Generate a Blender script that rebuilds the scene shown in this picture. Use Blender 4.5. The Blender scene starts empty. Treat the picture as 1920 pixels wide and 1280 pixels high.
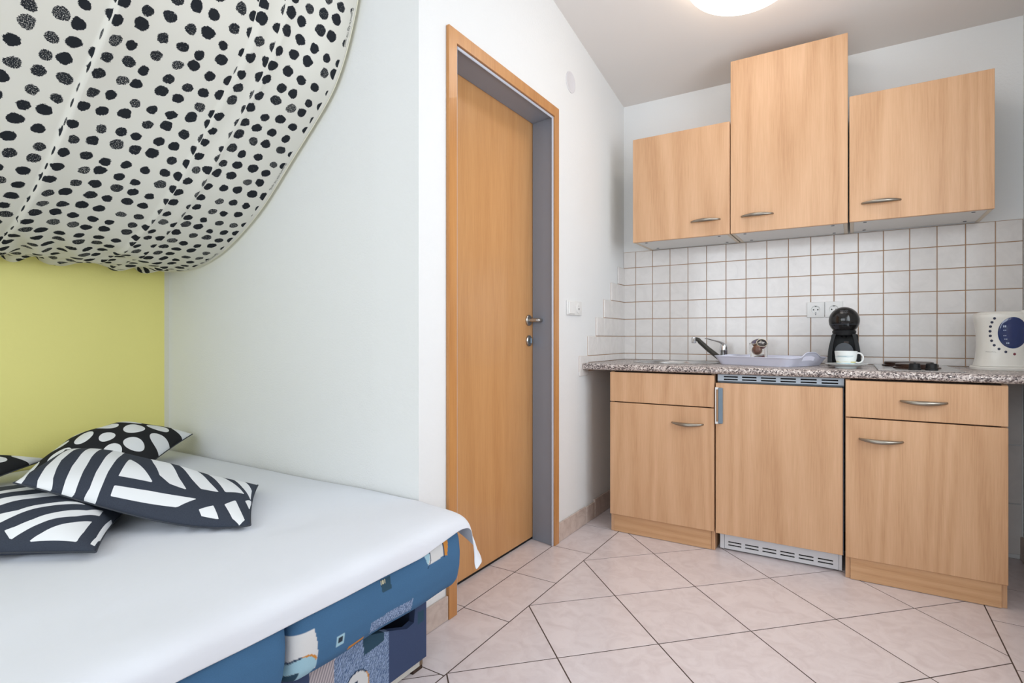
import bpy, bmesh, math, random
import numpy as np
from mathutils import Vector, Matrix
rnd = random.Random(7)
scn = bpy.context.scene
COL = scn.collection

# ------------------------------------------------------------------ camera
CAMLOC = (1.2, -3.242, 0.975)
YAW = math.radians(31.8)
cam_d = bpy.data.cameras.new('camera')
cam = bpy.data.objects.new('camera', cam_d); COL.objects.link(cam)
cam.location = CAMLOC
cam.rotation_euler = (math.pi/2, 0, YAW)
cam_d.sensor_width = 36.0
cam_d.lens = 1032.0/1920*36
cam_d.shift_y = -7.0/1920
cam_d.clip_start = 0.05
scn.camera = cam

# ------------------------------------------------------------------ world, window light, exposure
scn.view_settings.view_transform = 'Standard'
scn.view_settings.look = 'None'
scn.view_settings.gamma = 1.0
scn.view_settings.use_curve_mapping = False
scn.view_settings.exposure = -0.1
w = bpy.data.worlds.new('daylight'); scn.world = w; w.use_nodes = True
w.node_tree.nodes['Background'].inputs[0].default_value = (0.80, 0.90, 1.0, 1)
w.node_tree.nodes['Background'].inputs[1].default_value = 1.2

WIN_R = (-2.35, -1.0, 0.90, 2.15)      # right wall window: y0 y1 z0 z1
WIN_F = (-0.75, 1.70, 0.80, 2.35)       # wall behind the camera: x0 x1 z0 z1
REAR_Y = -4.7
RIGHT_X = 1.835
def area(name, loc, rot, sx, sy, power, color):
    l = bpy.data.lights.new(name, 'AREA'); l.shape = 'RECTANGLE'
    l.size = sx; l.size_y = sy; l.energy = power; l.color = color
    o = bpy.data.objects.new(name, l); COL.objects.link(o)
    o.location = loc; o.rotation_euler = rot
    return o
area('window_daylight_side', (RIGHT_X+0.20, (WIN_R[0]+WIN_R[1])/2, (WIN_R[2]+WIN_R[3])/2), (0, math.pi/2, 0),
     WIN_R[3]-WIN_R[2], WIN_R[1]-WIN_R[0], 38, (0.88, 0.94, 1.0))
area('window_daylight_rear', ((WIN_F[0]+WIN_F[1])/2, REAR_Y-0.20, (WIN_F[2]+WIN_F[3])/2), (math.pi/2, 0, 0),
     WIN_F[1]-WIN_F[0], WIN_F[3]-WIN_F[2], 60, (0.88, 0.94, 1.0))

# ------------------------------------------------------------------ helpers
def lin(r, g, b):
    def f(c):
        c /= 255.0
        return c/12.92 if c <= 0.04045 else ((c+0.055)/1.055)**2.4
    return (f(r), f(g), f(b), 1.0)

WLOC = {}
def mk(name, me, parent=None, loc=None):
    o = bpy.data.objects.new(name, me); COL.objects.link(o)
    if parent is not None:
        o.parent = parent
    if loc is not None: o.location = loc
    base = WLOC.get(parent.name, Vector((0, 0, 0))) if parent is not None else Vector((0, 0, 0))
    WLOC[o.name] = base + Vector(o.location)
    return o
def tag(o, label=None, cat=None, group=None, kind=None):
    if label: o['label'] = label
    if cat: o['category'] = cat
    if group: o['group'] = group
    if kind: o['kind'] = kind
    return o
def thing(name, loc, label, cat, group=None, kind=None):
    o = mk(name, None, None, loc)
    o.empty_display_size = 0.05
    return tag(o, label, cat, group, kind)

def mesh_np(name, V, F, mat, smooth=False):
    me = bpy.data.meshes.new(name)
    me.from_pydata([tuple(map(float, v)) for v in V], [], [tuple(map(int, f)) for f in F])
    me.update()
    if mat: me.materials.append(mat)
    if smooth:
        me.polygons.foreach_set('use_smooth', [True]*len(me.polygons))
    return me
def fixn(me):
    bm = bmesh.new(); bm.from_mesh(me)
    bmesh.ops.recalc_face_normals(bm, faces=bm.faces)
    bm.to_mesh(me); bm.free(); return me
def put(name, V, F, mat, parent=None, smooth=False, fix=True, angle=None):
    """mesh given in world coordinates, linked under parent"""
    base = WLOC[parent.name] if parent is not None else Vector((0, 0, 0))
    V = [Vector(v)-base for v in V]
    me = mesh_np(name, V, F, mat, smooth)
    if fix: fixn(me)
    if angle is not None: smooth_angle(me, angle)
    return mk(name, me, parent)
def smooth_angle(me, deg):
    me.polygons.foreach_set('use_smooth', [True]*len(me.polygons))
    bm = bmesh.new(); bm.from_mesh(me)
    a = math.radians(deg)
    for e in bm.edges:
        if len(e.link_faces) == 2 and e.calc_face_angle(0) > a: e.smooth = False
    bm.to_mesh(me); bm.free()

def box_bm(bm, x0, x1, y0, y1, z0, z1, bevel=0, seg=1):
    b2 = bmesh.new()
    bmesh.ops.create_cube(b2, size=1)
    for v in b2.verts:
        v.co = Vector(((x0+x1)/2+v.co.x*(x1-x0), (y0+y1)/2+v.co.y*(y1-y0), (z0+z1)/2+v.co.z*(z1-z0)))
    if bevel:
        bmesh.ops.bevel(b2, geom=list(b2.edges), offset=bevel, segments=seg, affect='EDGES', profile=0.5)
    me = bpy.data.meshes.new('tmp'); b2.to_mesh(me); b2.free()
    bm.from_mesh(me); bpy.data.meshes.remove(me)
def bmput(name, bm, mat, parent=None, angle=None):
    base = WLOC[parent.name] if parent is not None else Vector((0, 0, 0))
    bmesh.ops.translate(bm, verts=bm.verts, vec=-base)
    bmesh.ops.recalc_face_normals(bm, faces=bm.faces)
    me = bpy.data.meshes.new(name); bm.to_mesh(me); bm.free()
    if mat: me.materials.append(mat)
    if angle is not None: smooth_angle(me, angle)
    return mk(name, me, parent)
def box(name, x0, x1, y0, y1, z0, z1, mat, parent=None, bevel=0, seg=1):
    bm = bmesh.new(); box_bm(bm, x0, x1, y0, y1, z0, z1, bevel, seg)
    return bmput(name, bm, mat, parent, angle=(50 if bevel and seg > 1 else None))
def boxes(name, lst, mat, parent=None, bevel=0):
    bm = bmesh.new()
    for b in lst: box_bm(bm, *b, bevel=bevel)
    return bmput(name, bm, mat, parent)
def prism(name, poly, axis, a0, a1, mat, parent=None):
    """extrude a 2-D polygon along axis ('x','y','z')"""
    def p3(p, a):
        if axis == 'x': return (a, p[0], p[1])
        if axis == 'y': return (p[0], a, p[1])
        return (p[0], p[1], a)
    n = len(poly)
    V = [p3(p, a0) for p in poly]+[p3(p, a1) for p in poly]
    F = [list(range(n))[::-1], list(range(n, 2*n))]+[(i, (i+1) % n, n+(i+1) % n, n+i) for i in range(n)]
    return put(name, V, F, mat, parent)
def lathe_vf(prof, seg=40, M=None, sx=1.0, sy=1.0):
    """prof = [(r,z)] ; first/last r may be 0 ; M transforms"""
    V = []; F = []; rings = []
    for r, z in prof:
        if r < 1e-6:
            rings.append([len(V)]); V.append(Vector((0, 0, z)))
        else:
            rings.append(list(range(len(V), len(V)+seg)))
            for i in range(seg):
                a = 2*math.pi*i/seg
                V.append(Vector((r*math.cos(a)*sx, r*math.sin(a)*sy, z)))
    for A, B in zip(rings[:-1], rings[1:]):
        if len(A) == 1 and len(B) == 1: continue
        for i in range(seg):
            j = (i+1) % seg
            if len(A) == 1: F.append((A[0], B[j], B[i]))
            elif len(B) == 1: F.append((A[i], A[j], B[0]))
            else: F.append((A[i], A[j], B[j], B[i]))
    if M is not None: V = [M @ v for v in V]
    return V, F
def lathe(name, prof, mat, parent=None, M=None, seg=40, angle=35, **k):
    V, F = lathe_vf(prof, seg, M, **k)
    return put(name, V, F, mat, parent, angle=angle)
def tube_vf(path, radii, seg=12, flat=1.0, up=Vector((0, 0, 1))):
    path = [Vector(p) for p in path]; V = []; F = []
    n = len(path)
    for i, p in enumerate(path):
        t = (path[min(i+1, n-1)]-path[max(i-1, 0)]).normalized()
        s = t.cross(up)
        if s.length < 1e-4: s = t.cross(Vector((1, 0, 0)))
        s.normalize(); q = s.cross(t)
        r = radii[i] if hasattr(radii, '__len__') else radii
        for k in range(seg):
            a = 2*math.pi*k/seg
            V.append(p+s*math.cos(a)*r+q*math.sin(a)*r*flat)
    for i in range(n-1):
        for k in range(seg):
            j = (k+1) % seg
            F.append((i*seg+k, i*seg+j, (i+1)*seg+j, (i+1)*seg+k))
    F.append(tuple(range(seg))[::-1]); F.append(tuple((n-1)*seg+k for k in range(seg)))
    return V, F
def tube(name, path, radii, mat, parent=None, seg=12, flat=1.0, up=Vector((0, 0, 1)), angle=50):
    V, F = tube_vf(path, radii, seg, flat, up)
    return put(name, V, F, mat, parent, angle=angle)
def T(x, y, z): return Matrix.Translation((x, y, z))
def rotm(a, ax): return Matrix.Rotation(math.radians(a), 4, ax)

# ------------------------------------------------------------------ materials
MATS = {}
class NT:
    def __init__(s, name):
        s.m = bpy.data.materials.new(name); s.m.use_nodes = True
        s.t = s.m.node_tree; s.b = s.t.nodes['Principled BSDF']; MATS[name] = s.m
    def n(s, typ, **k):
        nd = s.t.nodes.new(typ)
        for a, v in k.items():
            if a.startswith('i_'):
                nd.inputs[a[2:].replace('_', ' ')].default_value = v
            else: setattr(nd, a, v)
        return nd
    def l(s, a, b): s.t.links.new(a, b)
    def math(s, op, a, b=None, c=None):
        nd = s.t.nodes.new('ShaderNodeMath'); nd.operation = op
        for i, v in enumerate((a, b, c)):
            if v is None: continue
            if isinstance(v, (int, float)): nd.inputs[i].default_value = v
            else: s.l(v, nd.inputs[i])
        return nd.outputs[0]
    def ramp(s, fac, stops, interp='LINEAR'):
        r = s.t.nodes.new('ShaderNodeValToRGB'); r.color_ramp.interpolation = interp
        els = r.color_ramp.elements
        while len(els) < len(stops): els.new(0.5)
        for e, (p, c) in zip(els, stops): e.position = p; e.color = c
        s.l(fac, r.inputs[0]); return r.outputs[0]
    def mix(s, fac, a, b, blend='MIX'):
        nd = s.t.nodes.new('ShaderNodeMix'); nd.data_type = 'RGBA'; nd.blend_type = blend
        for i, v in ((0, fac), (6, a), (7, b)):
            if isinstance(v, (int, float)): nd.inputs[i].default_value = v
            elif isinstance(v, tuple): nd.inputs[i].default_value = v
            else: s.l(v, nd.inputs[i])
        return nd.outputs[2]
    def coord(s, out='Object', scale=(1, 1, 1), rand=False):
        tc = s.n('ShaderNodeTexCoord'); mp = s.n('ShaderNodeMapping')
        s.l(tc.outputs[out], mp.inputs[0]); mp.inputs['Scale'].default_value = scale
        if rand:
            oi = s.n('ShaderNodeObjectInfo')
            cb = s.n('ShaderNodeCombineXYZ')
            s.l(s.math('MULTIPLY', oi.outputs['Random'], 37.0), cb.inputs[0])
            s.l(s.math('MULTIPLY', oi.outputs['Random'], 91.0), cb.inputs[1])
            s.l(s.math('MULTIPLY', oi.outputs['Random'], 53.0), cb.inputs[2])
            s.l(cb.outputs[0], mp.inputs['Location'])
        return mp.outputs[0]
    def noise(s, vec, scale, detail=3, rough=0.5, dist=0.0):
        nd = s.n('ShaderNodeTexNoise'); s.l(vec, nd.inputs['Vector'])
        nd.inputs['Scale'].default_value = scale; nd.inputs['Detail'].default_value = detail
        nd.inputs['Roughness'].default_value = rough; nd.inputs['Distortion'].default_value = dist
        return nd.outputs[0]
    def bump(s, h, strength=0.2, dist=0.002):
        nd = s.n('ShaderNodeBump'); nd.inputs['Strength'].default_value = strength
        nd.inputs['Distance'].default_value = dist; s.l(h, nd.inputs['Height'])
        s.l(nd.outputs[0], s.b.inputs['Normal'])
    def set(s, col=None, rough=None, metal=None, spec=None, coat=None):
        if col is not None:
            if isinstance(col, tuple): s.b.inputs['Base Color'].default_value = col
            else: s.l(col, s.b.inputs['Base Color'])
        if rough is not None:
            if isinstance(rough, (int, float)): s.b.inputs['Roughness'].default_value = rough
            else: s.l(rough, s.b.inputs['Roughness'])
        if metal is not None: s.b.inputs['Metallic'].default_value = metal
        if spec is not None: s.b.inputs['Specular IOR Level'].default_value = spec
        if coat is not None: s.b.inputs['Coat Weight'].default_value = coat
        return s.m
def plain(name, c, rough=0.5, metal=0.0, spec=0.5, coat=0.0):
    t = NT(name); return t.set(c, rough, metal, spec, coat)

def wood(name, light, mid, dark, along='z', rough=0.42, figure=1.0, coat=0.0):
    t = NT(name)
    st = {'z': (1.0, 1.0, 0.07), 'x': (0.07, 1.0, 1.0), 'y': (1, .07, 1)}[along]
    v = t.coord('Object', st, rand=True)
    n1 = t.noise(v, 3.6, 1, 0.4, 0.15)
    bands = t.math('SINE', t.math('MULTIPLY', n1, 70.0))
    bands = t.math('MULTIPLY_ADD', bands, 0.5, 0.5)
    big = t.noise(v, 16.0, 3, 0.6)
    s2 = {'z': (1, 1, 0.03), 'x': (0.03, 1, 1), 'y': (1, .03, 1)}[along]
    v2 = t.coord('Object', s2, rand=True)
    fine = t.noise(v2, 260, 3, 0.6)
    f = t.math('ADD', t.math('MULTIPLY', bands, 0.20*figure), t.math('ADD', t.math('MULTIPLY', big, 0.42), t.math('MULTIPLY', fine, 0.55)))
    c = t.ramp(f, [(0.28, dark), (0.52, mid), (0.80, light)])
    t.bump(fine, 0.05, 0.0005)
    return t.set(c, rough, coat=coat)

BEECH = wood('beech_laminate', lin(218, 176, 138), lin(205, 161, 122), lin(187, 141, 102))
BEECHX = wood('beech_laminate_horizontal', lin(214, 171, 130), lin(201, 156, 114), lin(184, 138, 97), along='x')
DOORW = wood('door_veneer', lin(213, 161, 108), lin(202, 149, 96), lin(189, 134, 82), rough=0.30, figure=0.45, coat=0.15)
CASING = wood('casing_wood', lin(204, 148, 88), lin(191, 133, 75), lin(174, 116, 62), rough=0.35, figure=0.5, coat=0.2)
DARKGAP = plain('dark_cabinet_edge', lin(60, 42, 30), 0.7)

t = NT('wall_paint'); v = t.coord('Object')
WALL = t.set(lin(233, 234, 234), 0.75, spec=0.2); t.bump(t.noise(v, 90, 4, 0.6), 0.25, 0.004)
t = NT('wall_paint_rough'); v = t.coord('Object')
WALLR = t.set(lin(233, 234, 234), 0.8, spec=0.2); t.bump(t.noise(v, 160, 4, 0.65), 0.4, 0.005)
t = NT('yellow_paint'); v = t.coord('Object')
sy = t.n('ShaderNodeSeparateXYZ'); t.l(v, sy.inputs[0])
YELLOW = t.set(t.mix(t.math('GREATER_THAN', sy.outputs[1], -1.902), lin(236, 228, 140), lin(222, 220, 200)), 0.5, spec=0.4); t.bump(t.noise(v, 70, 4, 0.6), 0.2, 0.003)
CEIL = plain('ceiling_paint', lin(226, 221, 217), 0.85, spec=0.15)
GROUTB = plain('tile_grout_brown', lin(186, 152, 122), 0.85)
GROUTD = plain('floor_grout_dark', lin(78, 62, 54), 0.9)

def marble(name, base, vein, rough, rand_amt=0.04, scale=9.0, bump=None):
    t = NT(name)
    v = t.coord('Object', (1, 1, 1), rand=True)
    n = t.noise(v, scale, 5, 0.62, 1.2)
    c = t.ramp(n, [(0.30, vein), (0.60, base)])
    oi = t.n('ShaderNodeObjectInfo')
    hsv = t.n('ShaderNodeHueSaturation'); t.l(c, hsv.inputs['Color'])
    t.l(t.math('MULTIPLY_ADD', oi.outputs['Random'], rand_amt*2, 1-rand_amt), hsv.inputs['Value'])
    t.set(hsv.outputs[0], rough, spec=0.5)
    return t.m
TILE = marble('wall_tile_glaze', lin(229, 225, 222), lin(221, 217, 214), 0.16, 0.015, 12)
FTILE = marble('floor_tile_pink_marble', lin(228, 218, 219), lin(216, 204, 205), 0.24, 0.015, 14)
BTILE = marble('skirting_tile', lin(205, 188, 178), lin(180, 160, 150), 0.4, 0.03, 14)
STEEL = plain('brushed_steel', lin(200, 200, 200), 0.24, 1.0)
CHROME = plain('chrome', lin(220, 222, 225), 0.08, 1.0)
NICKEL = plain('satin_nickel', lin(180, 176, 170), 0.3, 1.0)
PEWTER = plain('pewter_handle', lin(158, 152, 142), 0.36, 1.0)
SPOUT = plain('spout_grey', lin(92, 90, 84), 0.35, 0.8)
JAMB = plain('jamb_grey_paint', lin(142, 152, 168), 0.45)
WHITEP = plain('white_plastic', lin(232, 232, 230), 0.35)
CREAMB = plain('cream_board_edge', lin(220, 206, 186), 0.5)
WHITEC = plain('cabinet_white_board', lin(228, 226, 222), 0.5)
BLACK = plain('black_gloss_plastic', lin(22, 21, 22), 0.14)
BLACKS = plain('black_satin_plastic', lin(15, 15, 16), 0.35, spec=0.25)
BLACKM = plain('black_matte_plastic', lin(24, 25, 27), 0.5, spec=0.3)
GREYP = plain('charcoal_rubber', lin(72, 76, 82), 0.6)
HOLE = plain('dark_void', lin(14, 13, 13), 0.9)
GREYM = plain('grille_grey', lin(178, 190, 202), 0.45)
GREYD = plain('grille_dark', lin(74, 84, 94), 0.5)
FHAND = plain('fridge_handle_grey', lin(112, 132, 148), 0.4)
FWHITE = plain('fridge_white', lin(222, 224, 228), 0.4)
TRAYM = plain('tray_lavender_plastic', lin(214, 216, 232), 0.32)
CREAM = plain('kettle_cream_plastic', lin(228, 226, 219), 0.3)
KBLUE = plain('kettle_blue_window', lin(16, 42, 98), 0.08, coat=0.5)
KDOT = plain('kettle_dot_navy', lin(22, 30, 62), 0.4)
KRED = plain('kettle_dot_red', lin(110, 30, 48), 0.4)
KMARK = plain('kettle_scale_print', lin(190, 205, 230), 0.4)
KTEXT = plain('kettle_script_print', lin(130, 128, 124), 0.5)
LOGO = plain('emblem_print', lin(110, 112, 116), 0.4)
BROWNC = plain('capsule_brown', lin(122, 74, 48), 0.35)
REDC = plain('capsule_red_brown', lin(108, 48, 44), 0.3)
FOILD = plain('capsule_foil_dark', lin(46, 44, 48), 0.3, 0.4)
FOILP = plain('capsule_foil_purple', lin(112, 104, 126), 0.25, 0.7)
FOILR = plain('capsule_rim', lin(206, 196, 176), 0.35, 0.3)
t = NT('worktop_granite'); v = t.coord('Object')
vo = t.n('ShaderNodeTexVoronoi'); t.l(v, vo.inputs['Vector']); vo.inputs['Scale'].default_value = 215
sep = t.n('ShaderNodeSeparateColor'); t.l(vo.outputs['Color'], sep.inputs[0])
nz = t.noise(v, 420, 2, 0.5)
fc = t.math('ADD', t.math('MULTIPLY', sep.outputs[0], 0.75), t.math('MULTIPLY', nz, 0.3))
GRANITE = t.set(t.ramp(fc, [(0.14, lin(52, 46, 47)), (0.34, lin(112, 101, 100)), (0.52, lin(172, 160, 155)), (0.72, lin(200, 189, 183)), (0.92, lin(234, 228, 224))]), 0.32)
t = NT('clear_glass')
t.set((1, 1, 1, 1), 0.02); t.b.inputs['Transmission Weight'].default_value = 1.0; t.b.inputs['IOR'].default_value = 1.45
GLASS = t.m
t = NT('window_pane')
tr = t.n('ShaderNodeBsdfTransparent'); gl = t.n('ShaderNodeBsdfGlossy'); gl.inputs['Roughness'].default_value = 0.02
mx = t.n('ShaderNodeMixShader'); mx.inputs[0].default_value = 0.06
t.l(tr.outputs[0], mx.inputs[1]); t.l(gl.outputs[0], mx.inputs[2])
t.l(mx.outputs[0], t.t.nodes['Material Output'].inputs[0]); PANE = t.m
t = NT('lamp_diffuser'); t.set(lin(255, 250, 240), 0.4)
t.b.inputs['Emission Color'].default_value = (1.0, 0.92, 0.83, 1); t.b.inputs['Emission Strength'].default_value = 5.5
LAMPM = t.m
t = NT('cup_glaze'); v = t.coord('Object', (1, 1, 1))
sp = t.n('ShaderNodeSeparateXYZ'); t.l(v, sp.inputs[0])
v2 = t.coord('Object', (14, 14, 160)); nn = t.noise(v2, 1.0, 2, 0.5)
hz_ = t.math('ADD', sp.outputs[2], t.math('MULTIPLY_ADD', nn, 0.012, -0.006))
c = t.ramp(t.math('MULTIPLY', hz_, 16.0), [(0.0, lin(196, 222, 224)), (0.16, lin(120, 190, 214)), (0.23, lin(232, 238, 236)), (0.30, lin(206, 196, 90)), (0.36, lin(234, 240, 238)), (0.62, lin(234, 240, 238)), (0.70, lin(150, 176, 184)), (0.76, lin(236, 240, 239))])
msk = t.math('GREATER_THAN', nn, 0.47)
CUPM = t.set(t.mix(msk, lin(234, 240, 238), c), 0.15)
SAUCER = plain('saucer_glaze', lin(226, 232, 232), 0.15)

# fabrics
def cloth_bump(t, scale=900):
    v = t.coord('Object'); t.bump(t.noise(v, scale, 2, 0.6), 0.15, 0.0008)
t = NT('sheet_cotton'); v = t.coord('Object')
SHEET = t.set(lin(226, 229, 236), 0.9, spec=0.1)
t.bump(t.noise(t.coord('Object', (1, .5, 1)), 7, 4, 0.55), 0.25, 0.02)
t = NT('cushion_print')
at = t.n('ShaderNodeAttribute'); at.attribute_name = 'sdf'
v = t.coord('Object'); nz = t.noise(v, 400, 3, 0.6)
dk = t.mix(nz, lin(52, 56, 66), lin(68, 74, 86))
CUSH = t.set(t.mix(t.math('GREATER_THAN', at.outputs['Fac'], 0.0), dk, lin(232, 234, 236)), 0.9, spec=0.1); cloth_bump(t)
t = NT('cushion_print_black')
at = t.n('ShaderNodeAttribute'); at.attribute_name = 'sdf'
CUSHB = t.set(t.mix(t.math('GREATER_THAN', at.outputs['Fac'], 0.0), lin(44, 45, 47), lin(232, 234, 236)), 0.9, spec=0.1); cloth_bump(t)
t = NT('sofa_print')
at = t.n('ShaderNodeAttribute'); at.attribute_name = 'print'
v = t.coord('Object'); nz = t.noise(v, 500, 3, 0.6)
SOFA = t.set(t.mix(0.35, at.outputs['Color'], t.mix(nz, lin(90, 90, 90), lin(166, 166, 166)), 'OVERLAY'), 0.85, spec=0.15); cloth_bump(t)
# canopy: hand-painted dots from a warped cell pattern in cloth coordinates
t = NT('canopy_dot_print')
uv = t.n('ShaderNodeUVMap'); uv.uv_map = 'cloth'
wn = t.n('ShaderNodeTexNoise'); t.l(uv.outputs[0], wn.inputs['Vector']); wn.inputs['Scale'].default_value = 30; wn.inputs['Detail'].default_value = 2
wsub = t.n('ShaderNodeVectorMath', operation='SUBTRACT'); t.l(wn.outputs['Color'], wsub.inputs[0]); wsub.inputs[1].default_value = (.5, .5, .5)
wsc = t.n('ShaderNodeVectorMath', operation='SCALE'); t.l(wsub.outputs[0], wsc.inputs[0]); wsc.inputs['Scale'].default_value = 0.016
wadd = t.n('ShaderNodeVectorMath', operation='ADD'); t.l(uv.outputs[0], wadd.inputs[0]); t.l(wsc.outputs[0], wadd.inputs[1])
vo = t.n('ShaderNodeTexVoronoi'); vo.voronoi_dimensions = '2D'; t.l(wadd.outputs[0], vo.inputs['Vector'])
vo.inputs['Scale'].default_value = 1/0.055; vo.inputs['Randomness'].default_value = 0.36
mpz = t.n('ShaderNodeMapping'); t.l(uv.outputs[0], mpz.inputs[0]); mpz.inputs['Scale'].default_value = (1.0, 0.45, 1)
edge = t.noise(mpz.outputs[0], 420, 3, 0.7)
sepc = t.n('ShaderNodeSeparateColor'); t.l(vo.outputs['Color'], sepc.inputs[0])
rad = t.math('ADD', 0.264, t.math('MULTIPLY', sepc.outputs[0], 0.07))
d = t.math('ADD', vo.outputs['Distance'], t.math('MULTIPLY_ADD', edge, 0.20, -0.10))
ink = t.math('LESS_THAN', d, rad)
speck = t.math('LESS_THAN', t.noise(uv.outputs[0], 380, 3, 0.75), t.math('MULTIPLY_ADD', sepc.outputs[1], 0.22, 0.57))
ink = t.math('MULTIPLY', ink, speck)
ink2 = t.math('LESS_THAN', d, 0.0)
sx = t.n('ShaderNodeSeparateXYZ'); t.l(uv.outputs[0], sx.inputs[0])
selv = t.math('GREATER_THAN', sx.outputs[1], 0.016)
ink = t.math('MULTIPLY', t.math('MAXIMUM', ink, ink2), selv)
t.set(t.mix(ink, lin(240, 238, 230), lin(48, 51, 56)), 0.9, spec=0.1)
ts = t.n('ShaderNodeBsdfTranslucent'); t.l(t.b.inputs['Base Color'].links[0].from_socket, ts.inputs[0])
mx = t.n('ShaderNodeMixShader'); mx.inputs[0].default_value = 0.25
t.l(t.b.outputs[0], mx.inputs[1]); t.l(ts.outputs[0], mx.inputs[2]); t.l(mx.outputs[0], t.t.nodes['Material Output'].inputs[0])
CANOPY = t.m
INK = plain('selvage_ink', lin(50, 50, 54), 0.9)

# ------------------------------------------------------------------ room shell
YA = -1.882          # alcove wall plane
XY = -1.557          # yellow wall plane
def zc(y): return 2.392-0.183*max(y, -2.7)
def wallprism(name, x0, x1, y0, y1, mat, label, zlo=-0.02):
    e = 0.04
    V = [(x0, y0, zlo), (x1, y0, zlo), (x1, y1, zlo), (x0, y1, zlo), (x0, y0, zc(y0)+e), (x1, y0, zc(y0)+e), (x1, y1, zc(y1)+e), (x0, y1, zc(y1)+e)]
    F = [(0, 3, 2, 1), (4, 5, 6, 7), (0, 1, 5, 4), (1, 2, 6, 5), (2, 3, 7, 6), (3, 0, 4, 7)]
    return tag(put(name, V, F, mat), label, 'wall', kind='structure')
# kitchen wall
wall_back = wallprism('wall_back', -0.2, 2.05, 0.0, 0.15, WALL, 'white plastered kitchen wall behind the tiles and cabinets')
# door wall with its opening
DY0, DY1, DZ = -1.695, -0.915, 2.015
def zq(y): return zc(y)+0.04
V = []; F = []
def addprism(x0, x1, y0, y1, z0, za, zb):
    b = len(V)
    V.extend([(x0, y0, z0), (x1, y0, z0), (x1, y1, z0), (x0, y1, z0), (x0, y0, za), (x1, y0, za), (x1, y1, zb), (x0, y1, zb)])
    F.extend([tuple(b+i for i in f) for f in [(0, 3, 2, 1), (4, 5, 6, 7), (0, 1, 5, 4), (1, 2, 6, 5), (2, 3, 7, 6), (3, 0, 4, 7)]])
addprism(-0.2, 0, YA, DY0, -0.02, zq(YA), zq(DY0))
addprism(-0.2, 0, DY1, 0.0, -0.02, zq(DY1), zq(0.0))
addprism(-0.2, 0, DY0, DY1, DZ+0.005, zq(DY0), zq(DY1))
wall_left = tag(put('wall_left', V, F, WALL), 'white wall with the wooden door, between bed alcove and kitchen', 'wall', kind='structure')
wall_mid = wallprism('wall_middle', XY-0.15, -0.2, YA, YA+0.15, WALLR, 'white rough plaster wall along the far side of the bed')
wall_fl = wallprism('wall_far_left', XY-0.15, XY, REAR_Y, YA, YELLOW, 'yellow painted wall at the head of the bed')
# right wall with window opening
V = []; F = []
y0, y1, z0, z1 = WIN_R
addprism(RIGHT_X, RIGHT_X+0.15, REAR_Y, y0, -0.02, zq(REAR_Y), zq(y0))
addprism(RIGHT_X, RIGHT_X+0.15, y1, 0.0, -0.02, zq(y1), zq(0))
addprism(RIGHT_X, RIGHT_X+0.15, y0, y1, -0.02, z0, z0)
addprism(RIGHT_X, RIGHT_X+0.15, y0, y1, z1, zq(y0), zq(y1))
wall_right = tag(put('wall_right', V, F, WALL), 'white wall at the right end of the worktop', 'wall', kind='structure')
V = []; F = []
x0, x1, z0, z1 = WIN_F
zt = zq(REAR_Y)
addprism(XY-0.15, x0, REAR_Y-0.15, REAR_Y, -0.02, zt, zt)
addprism(x1, RIGHT_X+0.15, REAR_Y-0.15, REAR_Y, -0.02, zt, zt)
addprism(x0, x1, REAR_Y-0.15, REAR_Y, -0.02, z0, z0)
addprism(x0, x1, REAR_Y-0.15, REAR_Y, z1, zt, zt)
wall_front = tag(put('wall_front', V, F, WALL), 'white wall with a window behind the viewer', 'wall', kind='structure')
# ceiling: rises from the kitchen wall, flat further back
yy = [0.16, -2.7, REAR_Y-0.16]
V = []
for y in yy:
    z = 2.392-0.183*y if y > -2.7 else zc(y)
    for x in (XY-0.16, RIGHT_X+0.16): V += [(x, y, z), (x, y, z+0.2)]
F = []
for i in range(2):
    a = i*4; b = a+4
    F += [(a, b, b+2, a+2), (a+1, a+3, b+3, b+1), (a, a+1, b+1, b), (a+2, b+2, b+3, a+3)]
F += [(0, 2, 3, 1), (8, 9, 11, 10)]
ceiling = tag(put('ceiling', V, F, CEIL), 'pale sloping ceiling above the kitchen', 'ceiling', kind='structure')

# windows out of view (they bring the daylight in)
def window(name, axis, a0, a1, z0, z1, p, label):
    t0 = thing(name, (p, (a0+a1)/2, z0) if axis == 'x' else ((a0+a1)/2, p, z0), label, 'window', kind='structure')
    def bx(n, u0, u1, w0, w1, d0, d1, m):
        if axis == 'x': return box(n, p+d0, p+d1, u0, u1, w0, w1, m, t0)
        return box(n, u0, u1, p+d0, p+d1, w0, w1, m, t0)
    f = 0.06
    mid = (a0+a1)/2
    bx('window_frame', a0, a0+f, z0, z1, -.03, .03, WHITEP); bx('window_frame', a1-f, a1, z0, z1, -.03, .03, WHITEP)
    bx('window_frame', a0+f, a1-f, z0, z0+f, -.03, .03, WHITEP); bx('window_frame', a0+f, a1-f, z1-f, z1, -.03, .03, WHITEP)
    bx('mullion', mid-.05, mid+.05, z0+f, z1-f, -.03, .03, WHITEP)
    bx('pane', a0+f, mid-.05, z0+f, z1-f, -.004, .004, PANE); bx('pane', mid+.05, a1-f, z0+f, z1-f, -.004, .004, PANE)
window('window_1', 'x', WIN_R[0], WIN_R[1], WIN_R[2], WIN_R[3], RIGHT_X+0.09, 'white two-casement window in the right wall')
window('window_2', 'y', WIN_F[0], WIN_F[1], WIN_F[2], WIN_F[3], REAR_Y-0.09, 'white two-casement window in the wall behind the viewer')

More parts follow.
